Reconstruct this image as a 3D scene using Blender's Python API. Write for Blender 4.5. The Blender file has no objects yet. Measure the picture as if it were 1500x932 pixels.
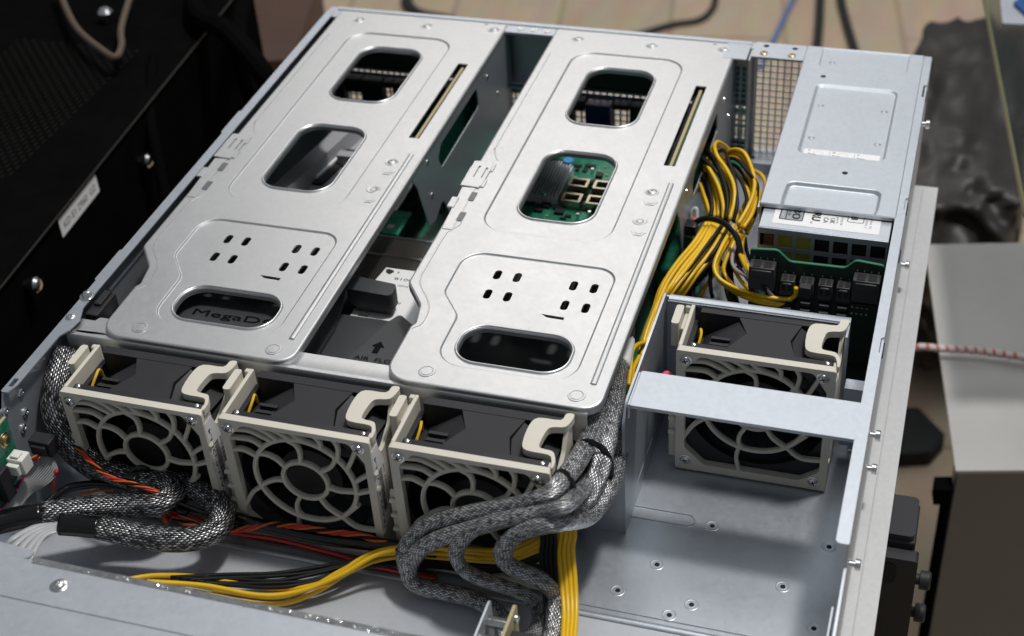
import bpy, bmesh, math, random
from mathutils import Vector, Matrix, Euler
from mathutils.geometry import tessellate_polygon
SC = bpy.context.scene
COL = SC.collection
random.seed(7)
S = 0.001            # everything below is written in millimetres

# ------------------------------------------------------------------ helpers
def rpoly(pts, n=6):
    """closed polygon, corners (x, y, radius) rounded"""
    out = []; m = len(pts)
    for i in range(m):
        p = Vector(pts[i][:2]); r = pts[i][2] if len(pts[i]) > 2 else 0
        a = Vector(pts[i-1][:2]) - p; b = Vector(pts[(i+1) % m][:2]) - p
        if r <= 0: out.append((p.x, p.y)); continue
        a.normalize(); b.normalize()
        ang = a.angle(b); d = r / math.tan(ang/2)
        c = p + (a+b).normalized() * (r/math.sin(ang/2))
        s = p + a*d - c; e = p + b*d - c
        a0 = math.atan2(s.y, s.x); a1 = math.atan2(e.y, e.x); da = (a1-a0+math.pi) % (2*math.pi) - math.pi
        for k in range(n+1):
            t = a0 + da*k/n; out.append((c.x+r*math.cos(t), c.y+r*math.sin(t)))
    return out
def rrect(x0, x1, y0, y1, r, n=6):
    return rpoly([(x0,y0,r),(x1,y0,r),(x1,y1,r),(x0,y1,r)], n)
def circ(cx, cy, r, n=16, ph=0):
    return [(cx+r*math.cos(2*math.pi*k/n+ph), cy+r*math.sin(2*math.pi*k/n+ph)) for k in range(n)]
def area(p):
    return sum(p[i-1][0]*p[i][1]-p[i][0]*p[i-1][1] for i in range(len(p)))/2
def ccw(p): return list(p) if area(p) > 0 else list(p)[::-1]
def inset(p, d):
    p = ccw(p); m = len(p); out = []
    for i in range(m):
        a = Vector(p[i])-Vector(p[i-1]); b = Vector(p[(i+1) % m])-Vector(p[i])
        if a.length < 1e-6: a = b
        if b.length < 1e-6: b = a
        a.normalize(); b.normalize()
        na = Vector((-a.y, a.x)); nb = Vector((-b.y, b.x)); t = na+nb
        if t.length < 1e-4: t = na
        t.normalize(); c = max(0.5, t.dot(na))
        out.append((p[i][0]+t.x*d/c, p[i][1]+t.y*d/c))
    return out
def smooth(path, sub=6):
    P = [Vector(p) for p in path]
    if len(P) < 3: return P
    out = []
    for i in range(len(P)-1):
        p0 = P[i-1] if i else P[0]*2-P[1]; p1 = P[i]; p2 = P[i+1]; p3 = P[i+2] if i+2 < len(P) else P[-1]*2-P[-2]
        for k in range(sub):
            t = k/sub
            out.append(0.5*((2*p1)+(p2-p0)*t+(2*p0-5*p1+4*p2-p3)*t*t+(3*p1-p0-3*p2+p3)*t**3))
    out.append(P[-1]); return out
AX = {'z': lambda u,v,h: (u,v,h), 'y': lambda u,v,h: (u,h,v), 'x': lambda u,v,h: (h,u,v)}
ORG = {}
class B:
    def __init__(s): s.v = []; s.f = []; s.m = []; s.uv = {}
    def add(s, vs, fs, mi=0):
        o = len(s.v); s.v += [tuple(q) for q in vs]
        for f in fs: s.f.append([i+o for i in f]); s.m.append(mi)
        return o
    def box(s, x0, x1, y0, y1, z0, z1, mi=0):
        s.add([(x0,y0,z0),(x1,y0,z0),(x1,y1,z0),(x0,y1,z0),(x0,y0,z1),(x1,y0,z1),(x1,y1,z1),(x0,y1,z1)],
              [(3,2,1,0),(4,5,6,7),(0,1,5,4),(1,2,6,5),(2,3,7,6),(3,0,4,7)], mi); return s
    def fill(s, outer, holes, h, ax='z', mi=0):
        loops = [ccw(outer)]+[ccw(q)[::-1] for q in holes]
        vs = [Vector((p[0],p[1],0)) for L in loops for p in L]
        tris = tessellate_polygon([[Vector((p[0],p[1],0)) for p in L] for L in loops])
        s.add([AX[ax](q.x,q.y,h) for q in vs], [t for t in tris if len(set(t)) == 3], mi); return s
    def strip(s, a, ha, b, hb, ax='z', mi=0):
        n = len(a)
        s.add([AX[ax](p[0],p[1],ha) for p in a]+[AX[ax](p[0],p[1],hb) for p in b],
              [(i,(i+1) % n,n+(i+1) % n,n+i) for i in range(n)], mi); return s
    def prism(s, outer, h0, h1, ax='z', holes=(), mi=0):
        s.fill(outer, holes, h1, ax, mi); s.fill(outer, holes, h0, ax, mi)
        for L in [outer]+list(holes): s.strip(ccw(L), h0, ccw(L), h1, ax, mi)
        return s
    def tube(s, path, r, n=8, rb=None, sub=6, up=(0,0,1), mi=0, mfun=None, cap=True, twist=0.0):
        P = smooth(path, sub) if sub else [Vector(p) for p in path]
        R = rb or r; base = len(s.v); vs = []; L = 0; UP = Vector(up)
        for i, p in enumerate(P):
            t = (P[min(i+1,len(P)-1)]-P[max(i-1,0)]).normalized()
            sd = t.cross(UP)
            if sd.length < .05: sd = t.cross(Vector((0,1,0)))
            sd.normalize(); u2 = sd.cross(t).normalized()
            if i: L += (P[i]-P[i-1]).length
            for k in range(n):
                a = 2*math.pi*k/n+twist
                vs.append(p+sd*(r*math.cos(a))+u2*(R*math.sin(a)))
                s.uv[base+i*n+k] = (k/n, L)
        fs = []
        for i in range(len(P)-1):
            for k in range(n): fs.append((i*n+k, i*n+(k+1) % n, (i+1)*n+(k+1) % n, (i+1)*n+k))
        o = s.add(vs, fs, mi)
        if mfun:
            q = len(s.m)-len(fs)
            for j in range(len(fs)): s.m[q+j] = mfun(j//n, j % n)
        if cap:
            s.f.append([o+k for k in range(n)][::-1]); s.m.append(mi)
            s.f.append([o+(len(P)-1)*n+k for k in range(n)]); s.m.append(mi)
        return s
    def cyl(s, p0, p1, r, n=16, r1=None, mi=0):
        p0 = Vector(p0); p1 = Vector(p1); t = (p1-p0).normalized(); r1 = r if r1 is None else r1
        a = t.orthogonal().normalized(); b = t.cross(a)
        vs = [p0+(a*math.cos(2*math.pi*k/n)+b*math.sin(2*math.pi*k/n))*r for k in range(n)]+[p1+(a*math.cos(2*math.pi*k/n)+b*math.sin(2*math.pi*k/n))*r1 for k in range(n)]
        s.add(vs, [(k,(k+1) % n,n+(k+1) % n,n+k) for k in range(n)]+[tuple(range(n))[::-1], tuple(range(n,2*n))], mi); return s
    def lathe(s, prof, c, axis=(0,0,1), n=20, mi=0):
        t = Vector(axis).normalized(); a = t.orthogonal().normalized(); b = t.cross(a); c = Vector(c)
        vs = [c+t*h+(a*math.cos(2*math.pi*k/n)+b*math.sin(2*math.pi*k/n))*max(r,1e-3) for r, h in prof for k in range(n)]
        fs = [(i*n+k, i*n+(k+1) % n, (i+1)*n+(k+1) % n, (i+1)*n+k) for i in range(len(prof)-1) for k in range(n)]
        s.add(vs, fs+[tuple(range(n))[::-1], tuple(range((len(prof)-1)*n, len(prof)*n))], mi); return s
    def grid(s, u0, u1, v0, v1, nu, nv, gu, gv, h0, h1, ax='y', mi=0):
        """perforated sheet: nu x nv openings of gu x gv, bars butted end to end"""
        pu = (u1-u0)/nu; pv = (v1-v0)/nv
        def bx(a0,a1,b0,b1):
            s.prism([(a0,b0),(a1,b0),(a1,b1),(a0,b1)], h0, h1, ax, mi=mi)
        eu = (pu-gu)/2; ev = (pv-gv)/2
        us = [(u0, u0+eu)]+[(u0+pu*i-eu, u0+pu*i+eu) for i in range(1,nu)]+[(u1-eu, u1)]
        for a, b in us: bx(a, b, v0, v1)
        vsx = [(v0, v0+ev)]+[(v0+pv*i-ev, v0+pv*i+ev) for i in range(1,nv)]+[(v1-ev, v1)]
        for i in range(nu):
            for a, b in vsx: bx(us[i][1], us[i+1][0], a, b)
        return s
    def build(s, name, mats, parent=None, org=None, ang=35, bev=0, seg=2, weld=False):
        me = bpy.data.meshes.new(name)
        root = parent
        while root is not None and root.parent is not None: root = root.parent
        o3 = ORG[root.name] if root is not None else (org or (0,0,0))
        me.from_pydata([((x-o3[0])*S,(y-o3[1])*S,(z-o3[2])*S) for x,y,z in s.v], [], s.f)
        if not isinstance(mats, (list,tuple)): mats = [mats]
        for m in mats: me.materials.append(m)
        me.polygons.foreach_set('material_index', s.m)
        if s.uv:
            ul = me.uv_layers.new(name='UVMap')
            for poly in me.polygons:
                us = [s.uv.get(me.loops[l].vertex_index,(0,0)) for l in poly.loop_indices]
                wrap = max(u[0] for u in us)-min(u[0] for u in us) > .5
                for l, u in zip(poly.loop_indices, us):
                    ul.data[l].uv = (u[0]+(1 if wrap and u[0] < .5 else 0), u[1])
        bm = bmesh.new(); bm.from_mesh(me)
        if weld: bmesh.ops.remove_doubles(bm, verts=bm.verts, dist=.00002)
        bmesh.ops.recalc_face_normals(bm, faces=bm.faces)
        bm.to_mesh(me); bm.free()
        for p in me.polygons: p.use_smooth = True
        me.set_sharp_from_angle(angle=math.radians(ang))
        ob = bpy.data.objects.new(name, me); COL.objects.link(ob)
        if parent is not None: ob.parent = parent
        else: ob.location = Vector(o3)*S; ORG[ob.name] = o3
        if bev:
            md = ob.modifiers.new('Bevel','BEVEL'); md.width = bev*S; md.segments = seg; md.limit_method = 'ANGLE'; md.angle_limit = math.radians(40)
        return ob
def tag(o, label, cat=None, group=None, kind=None):
    if label: o['label'] = label
    if cat: o['category'] = cat
    if group: o['group'] = group
    if kind: o['kind'] = kind
    return o
def thing(name, label, cat, org, group=None):
    o = bpy.data.objects.new(name, None); COL.objects.link(o); o.empty_display_size = .01
    o.location = Vector(org)*S; ORG[o.name] = org
    return tag(o, label, cat, group)
def dup(o, loc, label, group=None):
    def cp(a, par):
        c = a.copy(); COL.objects.link(c)
        if par is not None: c.parent = par
        for ch in a.children: cp(ch, c)
        return c
    r = cp(o, None); r.location = Vector(loc)*S; r['label'] = label; ORG[r.name] = tuple(loc)
    return r
def text(s, size, org, right, up, mat, parent, name='lettering', wid=None, depth=.06, bold=0):
    cu = bpy.data.curves.new('t', 'FONT'); cu.body = s; cu.size = 1; cu.resolution_u = 3; cu.offset = bold
    to = bpy.data.objects.new('t', cu); COL.objects.link(to)
    dg = bpy.context.evaluated_depsgraph_get()
    me0 = bpy.data.meshes.new_from_object(to.evaluated_get(dg))
    co = [v.co.copy() for v in me0.vertices]; fs = [list(p.vertices) for p in me0.polygons]
    bpy.data.objects.remove(to); bpy.data.curves.remove(cu); bpy.data.meshes.remove(me0)
    if not co: return None
    w0 = max(c.x for c in co)-min(c.x for c in co); kx = (wid/(w0*size)) if wid else 1
    R = Vector(right).normalized(); U = Vector(up).normalized(); N = R.cross(U); O = Vector(org)
    b = B()
    b.add([O+R*(c.x*size*kx)+U*(c.y*size)+N*depth for c in co], fs)
    return b.build(name, mat, parent)

# ------------------------------------------------------------------ materials
def mat(name, col, rough=.5, metal=0, bump=0, bscale=400, var=0, vscale=60, spec=.5, rvar=0, coat=0, stretch=None):
    m = bpy.data.materials.new(name); m.use_nodes = True; nt = m.node_tree; p = nt.nodes['Principled BSDF']
    p.inputs['Base Color'].default_value = (*col,1); p.inputs['Roughness'].default_value = rough; p.inputs['Metallic'].default_value = metal
    p.inputs['Specular IOR Level'].default_value = spec
    if coat: p.inputs['Coat Weight'].default_value = coat; p.inputs['Coat Roughness'].default_value = .15
    tc = nt.nodes.new('ShaderNodeTexCoord'); mp = nt.nodes.new('ShaderNodeMapping'); nt.links.new(tc.outputs['Object'], mp.inputs['Vector'])
    if stretch: mp.inputs['Scale'].default_value = stretch
    if var or rvar:
        n = nt.nodes.new('ShaderNodeTexNoise'); n.inputs['Scale'].default_value = vscale; n.inputs['Detail'].default_value = 6; n.inputs['Roughness'].default_value = .65
        nt.links.new(mp.outputs['Vector'], n.inputs['Vector'])
        if var:
            r = nt.nodes.new('ShaderNodeValToRGB'); r.color_ramp.elements[0].position = .3; r.color_ramp.elements[1].position = .7
            r.color_ramp.elements[0].color = (*[max(0,c*(1-var)) for c in col],1); r.color_ramp.elements[1].color = (*[min(1,c*(1+var)) for c in col],1)
            nt.links.new(n.outputs['Fac'], r.inputs['Fac']); nt.links.new(r.outputs['Color'], p.inputs['Base Color'])
        if rvar:
            q = nt.nodes.new('ShaderNodeMapRange'); q.inputs['From Min'].default_value = .3; q.inputs['From Max'].default_value = .7
            q.inputs['To Min'].default_value = max(.03, rough-rvar); q.inputs['To Max'].default_value = min(1, rough+rvar)
            nt.links.new(n.outputs['Fac'], q.inputs['Value']); nt.links.new(q.outputs['Result'], p.inputs['Roughness'])
    if bump:
        n2 = nt.nodes.new('ShaderNodeTexNoise'); n2.inputs['Scale'].default_value = bscale; n2.inputs['Detail'].default_value = 3
        nt.links.new(mp.outputs['Vector'], n2.inputs['Vector'])
        bp = nt.nodes.new('ShaderNodeBump'); bp.inputs['Strength'].default_value = bump; bp.inputs['Distance'].default_value = .0004
        nt.links.new(n2.outputs['Fac'], bp.inputs['Height']); nt.links.new(bp.outputs['Normal'], p.inputs['Normal'])
    return m
def steel(name, col, rough, metal, spangle=.03, scale=420):
    m = mat(name, col, rough, metal); nt = m.node_tree; p = nt.nodes['Principled BSDF']; N = nt.nodes.new; L = nt.links.new
    tc = N('ShaderNodeTexCoord')
    vo = N('ShaderNodeTexVoronoi'); vo.inputs['Scale'].default_value = scale; vo.inputs['Randomness'].default_value = 1; L(tc.outputs['Object'], vo.inputs['Vector'])
    n1 = N('ShaderNodeTexNoise'); n1.inputs['Scale'].default_value = 14; n1.inputs['Detail'].default_value = 7; n1.inputs['Roughness'].default_value = .7; L(tc.outputs['Object'], n1.inputs['Vector'])
    def MR(src, a, b, lo=.3, hi=.7):
        q = N('ShaderNodeMapRange'); q.inputs['From Min'].default_value = lo; q.inputs['From Max'].default_value = hi; q.inputs['To Min'].default_value = a; q.inputs['To Max'].default_value = b; L(src, q.inputs['Value']); return q.outputs['Result']
    def MA(op, a, b):
        q = N('ShaderNodeMath'); q.operation = op; L(a, q.inputs[0]); L(b, q.inputs[1]); return q.outputs[0]
    sp = N('ShaderNodeSeparateColor'); L(vo.outputs['Color'], sp.inputs['Color'])
    r = MA('ADD', MR(n1.outputs['Fac'], rough-.035, rough+.035), MR(sp.outputs['Red'], -.02, .02, 0, 1))
    L(r, p.inputs['Roughness'])
    v = MA('MULTIPLY', MR(sp.outputs['Green'], 1-spangle, 1+spangle, 0, 1), MR(n1.outputs['Fac'], .98, 1.02))
    hv = N('ShaderNodeHueSaturation'); hv.inputs['Color'].default_value = (*col,1); L(v, hv.inputs['Value']); L(hv.outputs['Color'], p.inputs['Base Color'])
    n3 = N('ShaderNodeTexNoise'); n3.inputs['Scale'].default_value = 7; n3.inputs['Detail'].default_value = 3; L(tc.outputs['Object'], n3.inputs['Vector'])
    bp = N('ShaderNodeBump'); bp.inputs['Strength'].default_value = .07; bp.inputs['Distance'].default_value = .0012; L(n3.outputs['Fac'], bp.inputs['Height'])
    L(bp.outputs['Normal'], p.inputs['Normal'])
    return m
STEEL = steel('galvanised_steel', (.60,.605,.61), .41, .88, .02)
STEEL2 = steel('bluish_zinc_steel', (.53,.565,.61), .48, .72)
STEEL_IN = steel('inner_steel', (.48,.515,.565), .34, .66, .02)
STEEL3 = steel('lid_steel', (.47,.50,.54), .5, .6)
FLOOR_LIT = steel('lit_floor_steel', (.50,.525,.565), .42, .22, .02)  # more diffuse copy of the inner steel, stands in for light
DARKST = mat('dark_bracket_steel', (.05,.052,.055), .45, .5)
PAINT = steel('grey_zinc_flange', (.50,.50,.495), .5, .25)
CHROME = mat('bright_plated_steel', (.75,.75,.74), .22, 1)
ALU = mat('brushed_edge_metal', (.8,.8,.8), .3, 1)
HOLESHADE = mat('hole_shade_black', (.008,.008,.009), .8)  # near-black solids with this stand for the shade inside holes and slots
BEIGE = mat('ivory_plastic', (.62,.585,.50), .42, 0, .04, 1500, .04, 40)
BLACKP = mat('black_plastic', (.020,.020,.023), .55, 0, .06, 1200, .15, 60, spec=.35, rvar=.06)
BLACKG = mat('glossy_black_sleeve', (.006,.006,.007), .12, 0, .25, 500)
GREYP = mat('charcoal_shroud_plastic', (.036,.038,.041), .55, 0, .05, 1500, .08, 50)
TIE = mat('black_nylon', (.012,.012,.013), .25)
PCB = mat('green_circuit_board', (.02,.17,.10), .35, 0, .1, 300, .45, 260)
PCBE = mat('circuit_board_edge', (.42,.36,.20), .6)
PCBD = mat('dark_circuit_board', (.012,.03,.02), .4, 0, .1, 300, .4, 260)
GOLD = mat('gold_contact', (.55,.49,.36), .35, .8)
YEL = mat('yellow_wire', (.78,.47,.012), .33, 0, .05, 600, .06, 90)
BLK = mat('black_wire', (.008,.008,.009), .5, spec=.25)
ORA = mat('orange_wire', (.62,.11,.012), .4)
RED = mat('red_wire', (.55,.03,.03), .32)
TEAL = mat('teal_wire', (.02,.38,.30), .35); PUR = mat('purple_wire', (.12,.07,.22), .35); GRYW = mat('grey_wire', (.30,.30,.31), .4)
MAG = mat('magenta_wire', (.5,.02,.22), .4); WHW = mat('white_wire', (.40,.41,.42), .35, var=.05); RIB = mat('ribbon_grey', (.36,.36,.37), .45)
BROWNW = mat('brown_wire', (.10,.025,.015), .35)
WHITEP = mat('white_plug', (.75,.74,.70), .4)
PAPER = mat('label_paper', (.80,.80,.80), .55); INK = mat('label_ink', (.02,.02,.02), .6); INKG = mat('faded_ink', (.18,.17,.22), .6); SILV = mat('silver_print', (.30,.33,.36), .5)
BLUE = mat('blue_connector', (.012,.02,.12), .4); BLUEB = mat('light_blue_plastic', (.08,.30,.62), .4)
FIN = mat('heatsink_fins', (.30,.28,.25), .35, .9, var=.1)
FIN2 = mat('grey_heatsink', (.62,.62,.63), .45, .3)
PINK = mat('pink_plug', (.65,.03,.12), .35)
YTAPE = mat('transformer_tape', (.45,.42,.06), .5); BRASS = mat('brass', (.5,.38,.22), .35, 1)
EMB = mat('moulded_letters', (.004,.004,.004), .8, spec=.1)

def braid_material(nm, lo, hi, bias, pw, per, metal):
    m = bpy.data.materials.new(nm); m.use_nodes = True; nt = m.node_tree; p = nt.nodes['Principled BSDF']; N = nt.nodes.new; L = nt.links.new
    uv = N('ShaderNodeUVMap'); uv.uv_map = 'UVMap'
    mp = N('ShaderNodeMapping'); mp.inputs['Scale'].default_value = (1, 1, 1); L(uv.outputs['UV'], mp.inputs['Vector'])
    sx = N('ShaderNodeSeparateXYZ'); L(mp.outputs['Vector'], sx.inputs['Vector'])
    def M(op, a_, b_):
        n_ = N('ShaderNodeMath'); n_.operation = op
        for i_, q_ in enumerate((a_, b_)):
            if isinstance(q_, (int,float)): n_.inputs[i_].default_value = q_
            else: L(q_, n_.inputs[i_])
        return n_.outputs[0]
    # plain weave: strands bulge alternately along the sleeve, staggered from row to row
    ur = M('MULTIPLY', sx.outputs['X'], 34.0); vr = M('DIVIDE', sx.outputs['Y'], per)
    row = M('FLOOR', ur, 0); stag = M('ADD', vr, M('MULTIPLY', row, .5))
    su = M('SINE', M('MULTIPLY', M('FRACT', ur, 0), math.pi), 0); sv = M('SINE', M('MULTIPLY', M('FRACT', stag, 0), math.pi), 0)
    hgt = M('MULTIPLY', su, M('ADD', M('MULTIPLY', sv, .72), .28))
    wn = N('ShaderNodeTexWhiteNoise'); wn.noise_dimensions = '2D'; cb = N('ShaderNodeCombineXYZ'); L(row, cb.inputs['X']); L(M('FLOOR', stag, 0), cb.inputs['Y']); L(cb.outputs['Vector'], wn.inputs['Vector'])
    nz = N('ShaderNodeTexNoise'); nz.inputs['Scale'].default_value = .25; nz.inputs['Detail'].default_value = 4; cb2 = N('ShaderNodeCombineXYZ'); L(M('MULTIPLY', ur, .7), cb2.inputs['X']); L(sx.outputs['Y'], cb2.inputs['Y']); L(cb2.outputs['Vector'], nz.inputs['Vector'])
    gl = M('MULTIPLY', M('POWER', hgt, 2.0), M('ADD', M('POWER', wn.outputs['Value'], pw), M('MULTIPLY', M('SUBTRACT', nz.outputs['Fac'], .45), bias)))  # fleck pattern; strand glints and shaded gaps are put into the colour
    rp = N('ShaderNodeValToRGB'); rp.color_ramp.elements[0].position = .02; rp.color_ramp.elements[0].color = (lo,lo,lo*1.05,1); rp.color_ramp.elements[1].position = .75; rp.color_ramp.elements[1].color = (hi,hi,hi*1.02,1)
    L(gl, rp.inputs['Fac']); L(rp.outputs['Color'], p.inputs['Base Color'])
    bp = N('ShaderNodeBump'); bp.inputs['Strength'].default_value = .8; bp.inputs['Distance'].default_value = .0004
    L(hgt, bp.inputs['Height']); L(bp.outputs['Normal'], p.inputs['Normal'])
    p.inputs['Roughness'].default_value = .27; p.inputs['Specular IOR Level'].default_value = .9; p.inputs['Metallic'].default_value = metal
    return m
BRAID = braid_material('braided_sleeve', .02, .72, .7, 1.5, 2.6, .6)
BRAID2 = braid_material('silver_braided_sleeve', .10, 1.0, 2.2, .9, 2.6, .55)
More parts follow.
